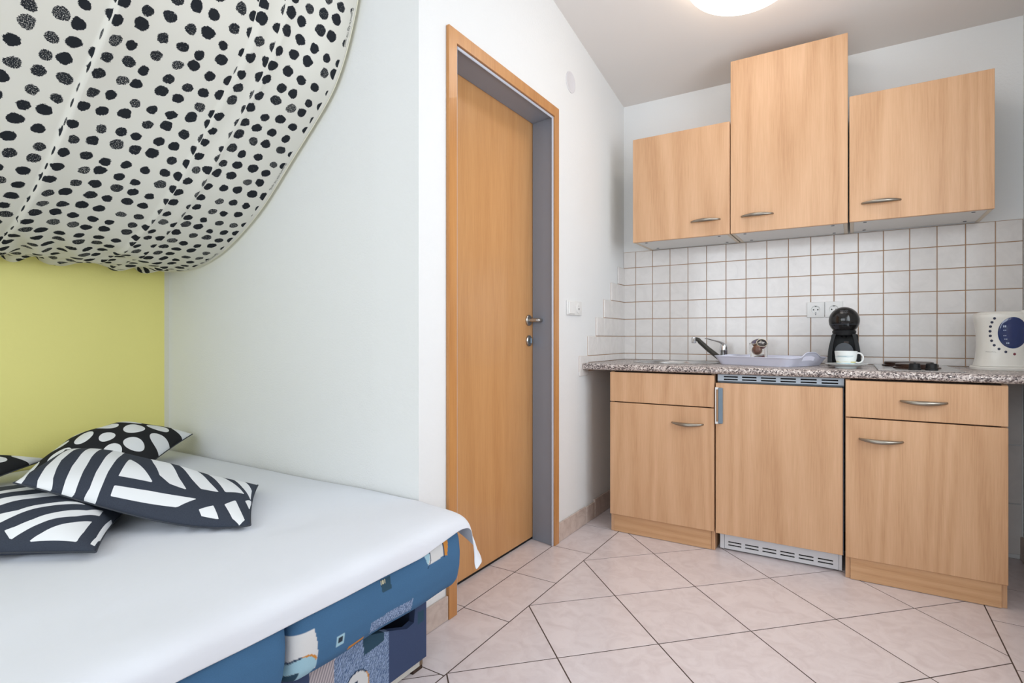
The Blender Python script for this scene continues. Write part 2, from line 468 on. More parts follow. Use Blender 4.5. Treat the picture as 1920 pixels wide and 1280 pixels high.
# ------------------------------------------------------------------ floor
floor = box('floor', XY-0.15, RIGHT_X+0.15, REAR_Y-0.15, 0.15, -0.12, -0.0008, GROUTD)
tag(floor, 'pinkish marble-look tiled floor laid diagonally with a straight border', 'floor', kind='structure')
def clip(poly, n, c):            # keep n.p <= c
    out = []
    for i, p in enumerate(poly):
        q = poly[(i+1) % len(poly)]
        dp = n[0]*p[0]+n[1]*p[1]-c; dq = n[0]*q[0]+n[1]*q[1]-c
        if dp <= 0: out.append(p)
        if (dp < 0 < dq) or (dq < 0 < dp):
            k = dp/(dp-dq); out.append((p[0]+(q[0]-p[0])*k, p[1]+(q[1]-p[1])*k))
    return out
def rect_clip(poly, x0, x1, y0, y1):
    for n, c in (((1, 0), x1), ((-1, 0), -x0), ((0, 1), y1), ((0, -1), -y0)):
        if len(poly) < 3: return []
        poly = clip(poly, n, c)
    return poly
def parea(p): return abs(sum(p[i][0]*p[(i+1) % len(p)][1]-p[(i+1) % len(p)][0]*p[i][1] for i in range(len(p))))/2
J = 0.0021
def floor_tile(poly):
    if len(poly) < 3 or parea(poly) < 4e-4: return
    q = []
    for p in poly:
        if not q or math.hypot(p[0]-q[-1][0], p[1]-q[-1][1]) > 1e-4: q.append(p)
    cx = sum(p[0] for p in q)/len(q); cy = sum(p[1] for p in q)/len(q)
    loc = (cx, cy, 0)
    n = len(q)
    def ins(k): return [((p[0]-cx)*k, (p[1]-cy)*k) for p in q]
    a = ins(1.0); b = ins(0.996)
    V = [(p[0], p[1], -0.004) for p in a]+[(p[0], p[1], -0.0004) for p in a]+[(p[0], p[1], 0) for p in b]
    F = [tuple(range(2*n, 3*n))]
    for r in range(2):
        F += [(r*n+i, r*n+(i+1) % n, (r+1)*n+(i+1) % n, (r+1)*n+i) for i in range(n)]
    mk('tile', fixn(mesh_np('floor_tile', V, F, FTILE)), floor, loc)
A0 = (0.4335, -1.2665); S = 0.2385; h = J*1.414
XB, XR = 0.196, 1.606
for i in range(-16, 17):
    for j in range(-16, 17):
        cx = A0[0]+S*(i+j+1); cy = A0[1]+S*(i-j)
        dia = [(cx-S+h, cy), (cx, cy-S+h), (cx+S-h, cy), (cx, cy+S-h)]
        floor_tile(rect_clip(dia, XB+J, XR-J, REAR_Y, -0.30))
        floor_tile(rect_clip(dia, -1.40, XB-J, REAR_Y, -1.995-J))
ys = [-0.003, -0.25, -0.595, -0.944, -1.29, -1.641, -1.995]
for a, b in zip(ys[:-1], ys[1:]):
    floor_tile([(0.002+J, b+J), (XB-J, b+J), (XB-J, a-J), (0.002+J, a-J)])
for a, b in ((DY1, -1.287), (-1.287, -1.636), (-1.636, DY0)):
    floor_tile([(-0.19, b+J), (0.002-J, b+J), (0.002-J, a-J), (-0.19, a-J)])
yb = [-0.003, -0.41, -0.75]+[-0.75-0.337*k for k in range(1, 12)]
for a, b in zip(yb[:-1], yb[1:]):
    floor_tile([(XR+J, b+J), (RIGHT_X-0.001, b+J), (RIGHT_X-0.001, a-J), (XR+J, a-J)])

# baseboards (tile skirting)
def skirt(name, pieces, label, axis='x'):
    t0 = thing(name, pieces[0][:3], label, 'baseboard', kind='structure')
    for (_, _, _, bx) in pieces: box('tile', *bx, BTILE, t0, bevel=0.0012)
skirt('baseboard_left', [(0, -0.8, 0, (0.001, 0.011, -0.9045, -0.587, 0.001, 0.090)), (0, 0, 0, (0.001, 0.011, -0.584, -0.475, 0.001, 0.086)),
                         (0, 0, 0, (0.001, 0.013, -0.472, -0.14, 0.001, 0.100)), (0, 0, 0, (0.001, 0.012, -0.137, -0.002, 0.001, 0.098))], 'tile skirting at the foot of the door wall beside the sink cabinet')
skirt('baseboard_middle', [(0, -1.8, 0, (0.001, 0.011, -1.878, -1.7415, 0.001, 0.083))], 'short piece of tile skirting between bed and door frame')
skirt('baseboard_right', [(RIGHT_X, -0.3, 0, (RIGHT_X-0.011, RIGHT_X-0.001, -0.36, -0.002, 0.001, 0.10)), (0, 0, 0, (RIGHT_X-0.011, RIGHT_X-0.001, -0.70, -0.363, 0.001, 0.10)),
                          (0, 0, 0, (RIGHT_X-0.011, RIGHT_X-0.001, -1.04, -0.703, 0.001, 0.10))], 'tile skirting along the right wall')

# ------------------------------------------------------------------ wall tiles
P_ = 0.104
rows = [0.845, 0.880, 0.984, 1.088, 1.192, 1.296, 1.400, 1.497]
cols = [0.0]+[0.077+P_*k for k in range(17)]+[RIGHT_X-0.001]
box('grout_bed', 0.0005, RIGHT_X-0.001, -0.0035, -0.0002, 0.80, 1.4975, GROUTB, wall_back)
TM = {}
def tile_mesh(a, b, axis):
    k = (round(a, 4), round(b, 4), axis)
    if k not in TM:
        bm = bmesh.new()
        if axis == 'y': box_bm(bm, -a/2, a/2, -0.0035, 0.0035, -b/2, b/2, bevel=0.0012)
        else: box_bm(bm, -0.0035, 0.0035, -a/2, a/2, -b/2, b/2, bevel=0.0012)
        me = bpy.data.meshes.new('wall_tile'); bm.to_mesh(me); bm.free(); me.materials.append(TILE); TM[k] = me
    return TM[k]
g = 0.0036
SOCK = (0.992, 1.158, 1.078, 1.160)
for ci in range(len(cols)-1):
    for ri in range(len(rows)-1):
        xa, xb = cols[ci]+g/2, cols[ci+1]-g/2
        za, zb = rows[ri]+(g/2 if ri else 0), rows[ri+1]-g/2
        if xb-xa < 0.01: continue
        o = mk('tile', tile_mesh(xb-xa, zb-za, 'y'), wall_back, ((xa+xb)/2, -0.0045+rnd.uniform(-.0004, .0004), (za+zb)/2))
# larger grey tiles low on the wall, right of the last cabinet
for za, zb in ((0.02, 0.24), (0.244, 0.50), (0.504, 0.79)):
    mk('tile', tile_mesh(0.155, zb-za, 'y'), wall_back, (1.752, -0.0045, (za+zb)/2))
# stepped tiles on the door wall
ycols = [0.0, -0.111, -0.217, -0.328, -0.436, -0.548, -0.656]
tops = [1.400, 1.296, 1.192, 1.088, 0.984, 0.880]
gl_poly = [(0, 0.86)]
for k in range(6):
    zt = tops[k]
    for ri in range(len(rows)-1):
        if rows[ri+1] <= zt+0.002:
            za, zb = rows[ri]+(g/2 if ri else 0), rows[ri+1]-g/2
            ya, yb_ = ycols[k+1]+g/2, ycols[k]-g/2
            if k == 5: za = 0.778
            mk('tile', tile_mesh(yb_-ya, zb-za, 'x'), wall_left, (0.0045, (ya+yb_)/2-(.003 if k == 0 else 0), (za+zb)/2))
gp = [(-0.001, 0.80), (-0.001, 1.3985)]
for k in range(6):
    gp += [(ycols[k+1]+0.002, tops[k]-0.0015)]
    if k < 5: gp += [(ycols[k+1]+0.002, tops[k+1]-0.0015)]
gp += [(ycols[6]+0.002, 0.80)]
prism('grout_bed', gp, 'x', 0.0002, 0.0035, GROUTB, wall_left)

# ------------------------------------------------------------------ door
door = thing('door_1', (0, (DY0+DY1)/2, 0), 'beech veneered door set back in a grey steel jamb with wooden casing', 'door', kind='structure')
leaf = box('door_leaf', -0.16, -0.12, DY0+0.002, DY1-0.002, 0.012, DZ+0.003, DOORW, door, bevel=0.002)
box('threshold_gap', -0.155, -0.125, DY0+0.001, DY1-0.001, 0.0012, 0.010, HOLE, door)
# jambs
prism('jamb', [(-0.118, DY1-0.011), (0.0015, DY1-0.036), (0.0015, DY1-0.0005), (-0.118, DY1-0.0005)], 'z', 0.001, DZ-0.0065, JAMB, door)
boxes('jamb', [(-0.118, 0.0015, DY0+0.0005, DY0+0.011, 0.001, DZ-0.0065)], JAMB, door)
boxes('jamb_head', [(-0.118, 0.0015, DY0, DY1, DZ-0.006, DZ+0.004)], JAMB, door)
# light front lips of the jamb
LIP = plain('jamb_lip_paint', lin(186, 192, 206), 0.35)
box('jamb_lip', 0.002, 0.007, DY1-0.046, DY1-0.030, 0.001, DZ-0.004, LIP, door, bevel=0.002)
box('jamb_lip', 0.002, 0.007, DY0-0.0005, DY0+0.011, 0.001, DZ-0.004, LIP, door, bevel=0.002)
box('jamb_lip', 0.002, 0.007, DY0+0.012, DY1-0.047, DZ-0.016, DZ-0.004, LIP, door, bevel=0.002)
# casing, mitred at the top
def casing(name, poly):
    prism(name, poly, 'x', 0.0012, 0.014, CASING, door)
YO0, YO1, ZO = -1.741, -0.906, 2.058
YI0, YI1, ZI = DY0-0.0015, DY1-0.033, DZ-0.003
casing('casing', [(YO0, 0.001), (YI0, 0.001), (YI0, ZI), (YO0, ZO)])
casing('casing', [(YI1, 0.001), (YO1, 0.001), (YO1, ZO), (YI1, ZI)])
casing('casing_head', [(YO0, ZO), (YI0, ZI), (YI1, ZI), (YO1, ZO)])
# lever handle and lock rosette
Mx = rotm(90, 'Y')
ros = lathe('handle_rosette', [(0, 0), (0.026, 0), (0.026, 0.006), (0.023, 0.009), (0.010, 0.010), (0.010, 0.012), (0, 0.012)], NICKEL, door, T(-0.1195, -0.967, 1.058) @ Mx, 32)
tube('lever', [(-0.112, -0.967, 1.058), (-0.075, -0.967, 1.058), (-0.067, -0.963, 1.058), (-0.064, -0.955, 1.058), (-0.064, -0.86, 1.058)], [0.009, 0.009, 0.0095, 0.0095, 0.0085], NICKEL, ros, 16)
kr = lathe('lock_rosette', [(0, 0), (0.026, 0), (0.026, 0.006), (0.022, 0.009), (0, 0.009)], NICKEL, door, T(-0.1195, -0.964, 0.961) @ Mx, 32)
box('lock_knob', -0.1105, -0.101, -0.967, -0.959, 0.948, 0.974, FHAND, kr, bevel=0.002)

# ------------------------------------------------------------------ small wall fittings
vent = lathe('wall_vent_cover', [(0, 0), (0.052, 0), (0.052, 0.002), (0.046, 0.0035), (0.044, 0.0028), (0, 0.0028)], plain('vent_cover_grey', lin(218, 217, 221), 0.6), None, T(0.0003, -0.752, 2.25) @ Mx, 40)
tag(vent, 'round pale grey blanking cover on the wall above the door', 'wall cover')
sw = thing('light_switch', (0, -0.72, 1.125), 'white double switch and key socket plate beside the door frame', 'switch')
box('plate', 0.0005, 0.010, -0.803, -0.638, 1.088, 1.160, WHITEP, sw, bevel=0.003, seg=2)
box('rocker', 0.010, 0.016, -0.795, -0.728, 1.094, 1.154, WHITEP, sw, bevel=0.002)
dial = lathe('dial', [(0, 0), (0.026, 0), (0.026, 0.002), (0.022, 0.003), (0, 0.003)], WHITEP, sw, T(0.010, -0.680, 1.124) @ Mx, 32)
box('key_slot', 0.0128, 0.0138, -0.684, -0.677, 1.116, 1.126, HOLE, dial)
box('pilot_mark', 0.0128, 0.0138, -0.683, -0.679, 1.134, 1.138, GREYD, dial)
def socket(x, label):
    s = thing('wall_socket', (x, -0.008, 1.119), label, 'socket', 'kitchen wall sockets')
    yb_ = -0.0085
    def rim(r0, r1, d0, d1, nm, m, par):
        return lathe(nm, [(r0, 0), (r1, 0), (r1, d1), (r0, d1), (r0, 0)], m, par, T(x, yb_-d0, 1.119) @ rotm(90, 'X'), 36)
    # square plate with a round recess
    n = 48; V = []; F = []
    hs = 0.0395; r = 0.0205
    for k in range(n):
        a = 2*math.pi*k/n; c, s_ = math.cos(a), math.sin(a); m = max(abs(c), abs(s_))
        px, pz = hs*c/m, hs*s_/m
        V += [(x+px, yb_, 1.119+pz), (x+px*.97, yb_-0.009, 1.119+pz*.97), (x+r*c, yb_-0.010, 1.119+r*s_), (x+r*.95*c, yb_-0.0015, 1.119+r*.95*s_)]
    ce = len(V); V.append((x, yb_-0.0015, 1.119))
    for k in range(n):
        j = (k+1) % n
        for q in range(3): F.append((k*4+q, j*4+q, j*4+q+1, k*4+q+1))
        F.append((k*4+3, j*4+3, ce))
    pl = put('plate', V, F, WHITEP, s, angle=30)
    for dx in (-0.0095, 0.0095):
        lathe('pin_hole', [(0, 0), (0.0032, 0), (0.0032, 0.0008), (0, 0.0008)], HOLE, pl, T(x+dx, yb_-0.0017, 1.119) @ rotm(90, 'X'), 16)
    lathe('screw', [(0, 0), (0.0026, 0), (0.0026, 0.001), (0, 0.001)], GREYD, pl, T(x, yb_-0.0095, 1.094) @ rotm(90, 'X'), 12)
    for dz in (0.0165, -0.0165):
        box('earth_clip', x-0.003, x+0.003, yb_-0.006, yb_-0.0017, 1.119+dz-0.0015, 1.119+dz+0.0015, GREYD, pl)
    return s
socket(1.0355, 'white round-pin wall socket, left one of the pair on the kitchen tiles')
socket(1.1165, 'white wall socket half hidden behind the black coffee machine')

# ceiling lamp
k_ = 0.183
lx, ly = 0.812, -0.81
tilt = math.atan(k_)
ML = T(lx, ly, 2.392-k_*ly) @ Matrix.Rotation(math.pi-tilt, 4, 'X')
lamp = thing('ceiling_lamp', (lx, ly, 2.392-k_*ly), 'round white glass ceiling lamp, switched on, above the cabinets', 'lamp')
lathe('base_plate', [(0, 0.0005), (0.15, 0.0005), (0.15, 0.03), (0, 0.03)], WHITEP, lamp, ML, 48)
lathe('shade', [(0.150, 0.031), (0.20, 0.045), (0.222, 0.064), (0.225, 0.076), (0.220, 0.086), (0.19, 0.100), (0.13, 0.113), (0.06, 0.119), (0, 0.120)], LAMPM, lamp, ML, 64)

# ------------------------------------------------------------------ cabinets
def bow_handle(xc, y, z, L, parent, sag=0.0):
    n = 15; path = []; rad = []
    for i in range(n):
        s = -1+2*i/(n-1)
        path.append((xc+s*L/2, y-0.006-0.020*(1-s*s), z-sag*(1-s*s)))
        rad.append(0.0045+0.0058*(1-s*s))
    path = [(xc-L/2, y+0.0005, z)]+path+[(xc+L/2, y+0.0005, z)]
    rad = [0.0045]+rad+[0.0045]
    return tube('handle', path, rad, PEWTER, parent, 12, 0.9)

def base_cabinet(x0, x1, yf, label, drawer_handle, dh, plinth_y):
    c = thing('base_cabinet', ((x0+x1)/2, -0.3, 0), label, 'cabinet')
    yb_ = -0.03
    box('side_panel', x0+.001, x0+0.017, yf+0.020, yb_, 0.001, 0.806, BEECH, c)
    box('side_panel', x1-0.017, x1-.001, yf+0.020, yb_, 0.001, 0.806, BEECH, c)
    box('back_panel', x0+0.018, x1-0.018, yb_-0.006, yb_-.001, 0.10, 0.805, WHITEC, c)
    box('bottom_panel', x0+0.018, x1-0.018, yf+0.03, yb_-0.007, 0.10, 0.116, WHITEC, c)
    box('front_rail', x0+0.018, x1-0.018, yf+0.021, yf+0.06, 0.79, 0.806, DARKGAP, c)
    box('front_rail', x0+0.018, x1-0.018, yf+0.021, yf+0.05, 0.64, 0.67, DARKGAP, c)
    box('plinth', x0+0.018, x1-0.018, plinth_y, plinth_y+0.016, 0.002, 0.10, BEECHX, c)
    d = box('door', x0+.0015, x1-.0015, yf, yf+0.018, 0.090, 0.652, BEECH, c, bevel=0.0015)
    dr = box('drawer_front', x0+.0015, x1-.0015, yf, yf+0.018, 0.657, 0.803, BEECH, c, bevel=0.0015)
    bow_handle(dh[0], yf, dh[1], 0.140, d, 0.004)
    if drawer_handle: bow_handle(drawer_handle[0], yf, drawer_handle[1], 0.140, dr, 0.004)
    return c
base_cabinet(0.156, 0.662, -0.622, 'beech base cabinet under the sink with a blank drawer front', None, (0.541, 0.575), -0.607)
base_cabinet(1.172, 1.672, -0.640, 'beech base cabinet under the cooktop with a handled drawer', (1.427, 0.731), (1.292, 0.572), -0.630)

def slotted(name, x0, x1, z0, z1, y, th, holes, mat, parent):
    xs = sorted({x0, x1, *[h_[0] for h_ in holes], *[h_[1] for h_ in holes]})
    zs = sorted({z0, z1, *[h_[2] for h_ in holes], *[h_[3] for h_ in holes]})
    def hole(i, j):
        if i < 0 or j < 0 or i >= len(xs)-1 or j >= len(zs)-1: return True
        cx, cz = (xs[i]+xs[i+1])/2, (zs[j]+zs[j+1])/2
        return any(a < cx < b and c < cz < d for a, b, c, d in holes)
    V = []; F = []; nx = len(xs)
    for yy_ in (y, y+th):
        for zz in zs:
            for xx in xs: V.append((xx, yy_, zz))
    N = nx*len(zs)
    def id(i, j, k): return k*N+j*nx+i
    for i in range(nx-1):
        for j in range(len(zs)-1):
            if hole(i, j): continue
            F.append((id(i, j, 0), id(i+1, j, 0), id(i+1, j+1, 0), id(i, j+1, 0)))
            F.append((id(i, j, 1), id(i, j+1, 1), id(i+1, j+1, 1), id(i+1, j, 1)))
            if hole(i-1, j): F.append((id(i, j, 0), id(i, j+1, 0), id(i, j+1, 1), id(i, j, 1)))
            if hole(i+1, j): F.append((id(i+1, j, 0), id(i+1, j, 1), id(i+1, j+1, 1), id(i+1, j+1, 0)))
            if hole(i, j-1): F.append((id(i, j, 0), id(i, j, 1), id(i+1, j, 1), id(i+1, j, 0)))
            if hole(i, j+1): F.append((id(i, j+1, 0), id(i+1, j+1, 0), id(i+1, j+1, 1), id(i, j+1, 1)))
    return put(name, V, F, mat, parent)
fr = thing('refrigerator', (0.917, -0.3, 0), 'small refrigerator with beech front panel between the two base cabinets', 'refrigerator')
box('body', 0.676, 1.160, -0.555, -0.03, 0.012, 0.806, FWHITE, fr)
holes = []
for k in range(6):
    a = 0.700+k*0.0775
    for z in (0.7865, 0.7985): holes.append((a, a+0.060, z-0.0030, z+0.0030))
slotted('top_grille', 0.674, 1.168, 0.779, 0.809, -0.610, 0.004, holes, GREYM, fr)
box('grille_backing', 0.676, 1.166, -0.600, -0.594, 0.776, 0.8085, HOLE, fr)
box('grille_base', 0.674, 1.168, -0.608, -0.590, 0.7725, 0.7785, GREYD, fr)
fd = box('door', 0.668, 1.164, -0.626, -0.602, 0.088, 0.770, BEECH, fr, bevel=0.0015)
box('door_liner', 0.672, 1.160, -0.6015, -0.556, 0.092, 0.766, FWHITE, fr)
box('trim_edge', 1.1645, 1.167, -0.620, -0.604, 0.088, 0.770, GREYD, fr)
hd = box('handle', 0.681, 0.700, -0.640, -0.6265, 0.587, 0.749, FHAND, fd, bevel=0.003)
boxes('bracket', [(0.6675, 0.681, -0.634, -0.6265, 0.741, 0.751), (0.6675, 0.681, -0.634, -0.6265, 0.585, 0.595), (0.6675, 0.671, -0.634, -0.6265, 0.595, 0.741)], WHITEP, fd)
holes = []
for k in range(6):
    a = 0.712+k*0.072
    for z in (0.0385, 0.0245): holes.append((a, a+0.056, z-0.0028, z+0.0028))
slotted('bottom_grille', 0.696, 1.148, 0.006, 0.086, -0.570, 0.004, holes, FWHITE, fr)
box('vent_backing', 0.698, 1.146, -0.5655, -0.5565, 0.008, 0.085, HOLE, fr)
box('grille_end', 0.677, 0.695, -0.572, -0.5565, 0.006, 0.086, FWHITE, fr)
box('grille_end', 1.149, 1.160, -0.572, -0.5565, 0.006, 0.086, FWHITE, fr)

def wall_cabinet(x0, x1, zt, hx, label, bot=1.497):
    c = thing('wall_cabinet', ((x0+x1)/2, -0.15, bot), label, 'cabinet')
    yb_ = -0.0095
    box('side_panel', x0+.002, x0+0.017, -0.300, yb_, bot, zt-.002, CREAMB, c)
    box('side_panel', x1-0.017, x1-.002, -0.300, yb_, bot, zt-.002, CREAMB, c)
    box('bottom_panel', x0+0.0175, x1-0.0175, -0.300, yb_-.012, bot+0.001, bot+0.016, WHITEC, c)
    box('top_panel', x0+0.0175, x1-0.0175, -0.300, yb_-.012, zt-0.018, zt-.002, BEECH, c)
    box('back_panel', x0+0.0175, x1-0.0175, yb_-0.011, yb_-.005, bot+0.006, zt-0.003, DARKGAP, c)
    for px in (x0+0.06, x1-0.06):
        for py in (-0.27, -0.06):
            lathe('screw_cap', [(0, 0), (0.007, 0), (0.007, 0.0015), (0, 0.0015)], GREYD, c, T(px, py, bot-0.0006), 14)
    d = box('door', x0, x1, -0.320, -0.302, bot-0.001, zt, BEECH, c, bevel=0.0015)
    bow_handle(hx, -0.320, 1.575, 0.140, d, 0.0)
    return c
wall_cabinet(0.170, 0.673, 2.061, 0.556, 'low beech wall cabinet above the sink')
wall_cabinet(0.677, 1.179, 2.358, 0.800, 'tall beech wall cabinet reaching nearly to the ceiling')
wall_cabinet(1.185, 1.687, 2.066, 1.304, 'low beech wall cabinet above the cooktop', 1.499)

# ------------------------------------------------------------------ worktop (with sink cut-out), sink, faucet
ZT = 0.843
def worktop():
    yfl, yfr = -0.634, -0.660
    prof = [(-0.0085, 0.811), (-0.0085, ZT)]
    n = 8; r = 0.016
    front = []
    for k in range(n+1):
        a = math.pi/2-math.pi*k/n
        front.append((-(r*math.cos(a)), ZT-r+r*math.sin(a)))   # offset from front centre
    V = []
    for x, yf in ((0.0085, yfl), (RIGHT_X-0.001, yfr)):
        V += [(x, -0.0085, 0.811), (x, -0.0085, ZT)]
        V += [(x, yf+r+dy, z) for dy, z in front]
    m = len(V)//2
    F = [tuple(range(m)), tuple(range(m, 2*m))[::-1]]+[(i, m+i, m+(i+1) % m, (i+1) % m) for i in range(m)]
    me = mesh_np('worktop', V, F, GRANITE); fixn(me)
    a = bpy.data.objects.new('wt', me); COL.objects.link(a)
    cv, cf = lathe_vf([(0, 0.7), (0.212, 0.7), (0.212, 0.95), (0, 0.95)], 64, T(0.392, -0.262, 0))
    cm = mesh_np('cut', cv, cf, None); fixn(cm)
    b = bpy.data.objects.new('cut', cm); COL.objects.link(b)
    md = a.modifiers.new('b', 'BOOLEAN'); md.operation = 'DIFFERENCE'; md.object = b; md.solver = 'EXACT'
    dg = bpy.context.evaluated_depsgraph_get(); dg.update()
    out = bpy.data.meshes.new_from_object(a.evaluated_get(dg))
    bpy.data.objects.remove(a); bpy.data.objects.remove(b)
    smooth_angle(out, 35)
    o = mk('worktop', out, None)
    return tag(o, 'speckled grey granite-look worktop with rounded front edge over the base cabinets', 'worktop')
worktop()
sink = thing('sink', (0.392, -0.262, ZT), 'round stainless steel sink set in the worktop', 'sink')
MS = T(0.392, -0.262, ZT)
lathe('rim', [(0.205, 0.0005), (0.224, 0.0005), (0.225, 0.002), (0.220, 0.004), (0.200, 0.003), (0.197, 0.001), (0.200, 0.0005), (0.205, 0.0005)], STEEL, sink, MS, 72)
lathe('bowl', [(0.198, 0.001), (0.194, -0.006), (0.188, -0.03), (0.180, -0.11), (0.165, -0.135), (0.13, -0.145), (0.03, -0.150), (0.0, -0.150), (0.0, -0.153), (0.03, -0.153), (0.135, -0.148), (0.17, -0.138), (0.185, -0.11), (0.193, -0.03), (0.199, -0.004)], STEEL, sink, MS, 72)
lathe('drain', [(0, -0.1495), (0.03, -0.1495), (0.032, -0.1475), (0.02, -0.1465), (0, -0.148)], CHROME, sink, MS, 32)
fa = thing('faucet', (0.603, -0.09, ZT), 'chrome mixer tap with slanted dark grey spout beside the sink', 'faucet')
fx, fy = 0.603, -0.098
lathe('body', [(0, 0.0005), (0.026, 0.0005), (0.026, 0.006), (0.021, 0.010), (0.0205, 0.062), (0.0215, 0.064), (0.0215, 0.066), (0.0205, 0.067), (0.0205, 0.082), (0.018, 0.094), (0.010, 0.101), (0, 0.102)], CHROME, fa, T(fx, fy, ZT), 32)
tube('spout', [(fx-0.004, fy-0.008, ZT+0.016), (fx-0.022, fy-0.022, ZT+0.026), (fx-0.07, fy-0.062, ZT+0.072), (fx-0.105, fy-0.092, ZT+0.111), (fx-0.112, fy-0.101, ZT+0.122), (fx-0.122, fy-0.110, ZT+0.125)], [0.015, 0.014, 0.013, 0.0125, 0.011, 0.0105], SPOUT, fa, 16)
lathe('aerator', [(0, -0.018), (0.011, -0.018), (0.0125, -0.012), (0.0125, 0.012), (0.009, 0.015), (0, 0.015)], CHROME, fa, T(fx-0.131, fy-0.117, ZT+0.121), 20)
tube('lever', [(fx+0.012, fy, ZT+0.086), (fx-0.004, fy-0.003, ZT+0.100), (fx-0.022, fy-0.012, ZT+0.110), (fx-0.045, fy-0.024, ZT+0.117), (fx-0.075, fy-0.040, ZT+0.126), (fx-0.090, fy-0.048, ZT+0.129)], [0.016, 0.015, 0.010, 0.007, 0.006, 0.004], CHROME, fa, 12, 0.55)

# ------------------------------------------------------------------ cooktop
hob = thing('cooktop', (1.42, -0.34, ZT), 'narrow steel cooktop with two dark plates and two black knobs', 'cooktop')
boxes('frame', [(1.283, 1.560, -0.600, -0.07, ZT+.0005, ZT+0.005)], STEEL, hob, bevel=0.002)
for cx, cy, r in ((1.412, -0.19, 0.092), (1.424, -0.40, 0.074)):
    lathe('hot_plate', [(0, 0.005), (r+.008, 0.005), (r+.008, 0.010), (r, 0.013), (r, 0.022), (r-.004, 0.024), (0.022, 0.024), (0.018, 0.0225), (0, 0.0225)], plain('hot_plate_iron', lin(64, 46, 38), 0.3, 0.5) if cy > -0.3 else MATS['hot_plate_iron'], hob, T(cx, cy, ZT), 48)
for cx in (1.408, 1.462):
    kn = lathe('knob', [(0, 0.005), (0.021, 0.005), (0.021, 0.010), (0.019, 0.012), (0.018, 0.028), (0.016, 0.030), (0, 0.030)], BLACKM, hob, T(cx, -0.530, ZT), 28)
    box('grip', cx-0.003, cx+0.003, -0.545, -0.515, ZT+0.0302, ZT+0.034, BLACKM, kn)

# ------------------------------------------------------------------ tray with glass and capsules
def tray():
    ang = math.radians(-25); ca, sa = math.cos(ang), math.sin(ang)
    L, W = 0.355, 0.30
    ox, oy = 0.850, -0.297
    t0 = thing('serving_tray', (ox, oy, ZT), 'pale lavender plastic serving tray with cut-out handles beside the faucet', 'tray')
    # rounded rectangle outline
    def outline(a, b, r):
        pts = []
        def side(p, q, n):
            for i in range(n): pts.append((p[0]+(q[0]-p[0])*i/n, p[1]+(q[1]-p[1])*i/n))
        def arc(cx, cy, a0, n=6):
            for i in range(n): 
                th = a0+math.pi/2*i/n; pts.append((cx+r*math.cos(th), cy+r*math.sin(th)))
        arc(a-r, b-r, 0); side((a-r, b), (-a+r, b), 24)
        arc(-a+r, b-r, math.pi/2); side((-a, b-r), (-a, -b+r), 24)
        arc(-a+r, -b+r, math.pi); side((-a+r, -b), (a-r, -b), 24)
        arc(a-r, -b+r, 3*math.pi/2); side((a, -b+r), (a, b-r), 24)
        return pts
    base = outline(L/2, W/2, 0.035)
    N = len(base)
    levels = [0, .25, .42, .74, .90, 1.0]
    def hrim(p):
        # short sides rise in the middle
        e = max(0.0, (abs(p[0])-(L/2-0.02))/0.02)
        return 0.040+(0.024 if p[0] > 0 else 0.004)*min(1, e)*math.exp(-(p[1]/0.060)**4)
    def pos(p, k, inner):
        H = hrim(p); s = levels[k]
        fl = 1+0.10*s
        q = Vector((p[0]*fl+0.01*s*(1 if p[0] > 0 else -1), p[1]*fl, 0.0008+H*s))
        if inner:
            q.x *= 1-0.0035/ (L/2); q.y *= 1-0.0035/(W/2)
            if k == 0: q.z += 0.003
        return Vector((ox+q.x*ca-q.y*sa, oy+q.x*sa+q.y*ca, ZT+q.z))
    V = []; K = len(levels)
    for inner in (0, 1):
        for k in range(K):
            for p in base: V.append(pos(p, k, inner))
    def id(i, k, inn): return inn*K*N+k*N+(i % N)
    def hole(i, k):
        if k < 2 or k > 2: return False
        a, b = base[i % N], base[(i+1) % N]
        return abs(a[0]) > L/2-1e-5 and abs(b[0]) > L/2-1e-5 and abs((a[1]+b[1])/2) < 0.045
    F = []
    for k in range(K-1):
        for i in range(N):
            if hole(i, k):
                if not hole(i-1, k): F.append((id(i, k, 0), id(i, k+1, 0), id(i, k+1, 1), id(i, k, 1)))
                if not hole(i+1, k): F.append((id(i+1, k, 0), id(i+1, k, 1), id(i+1, k+1, 1), id(i+1, k+1, 0)))
                F.append((id(i, k, 0), id(i, k, 1), id(i+1, k, 1), id(i+1, k, 0)))
                F.append((id(i, k+1, 0), id(i+1, k+1, 0), id(i+1, k+1, 1), id(i, k+1, 1)))
                continue
            F.append((id(i, k, 0), id(i+1, k, 0), id(i+1, k+1, 0), id(i, k+1, 0)))
            F.append((id(i, k, 1), id(i, k+1, 1), id(i+1, k+1, 1), id(i+1, k, 1)))
    for i in range(N): F.append((id(i, K-1, 0), id(i+1, K-1, 0), id(i+1, K-1, 1), id(i, K-1, 1)))
    F.append(tuple(id(i, 0, 0) for i in range(N))); F.append(tuple(id(i, 0, 1) for i in range(N)))
    put('body', V, F, TRAYM, t0, angle=30)
    # rolled rim
    path = [pos(base[i % N], K-1, 0) for i in range(N)]
    n = len(path); seg = 6; V = []; F = []
    for i in range(n):
        tdir = (path[(i+1) % n]-path[i-1]).normalized(); s = tdir.cross(Vector((0, 0, 1))).normalized(); q = s.cross(tdir)
        for k in range(seg):
            a = 2*math.pi*k/seg; V.append(path[i]+s*math.cos(a)*0.003+q*math.sin(a)*0.0024)
    for i in range(n):
        for k in range(seg):
            F.append((i*seg+k, i*seg+(k+1) % seg, ((i+1) % n)*seg+(k+1) % seg, ((i+1) % n)*seg+k))
    put('rim', V, F, TRAYM, t0, smooth=True)
tray()
gx, gy, gz = 0.800, -0.27, ZT+0.0045
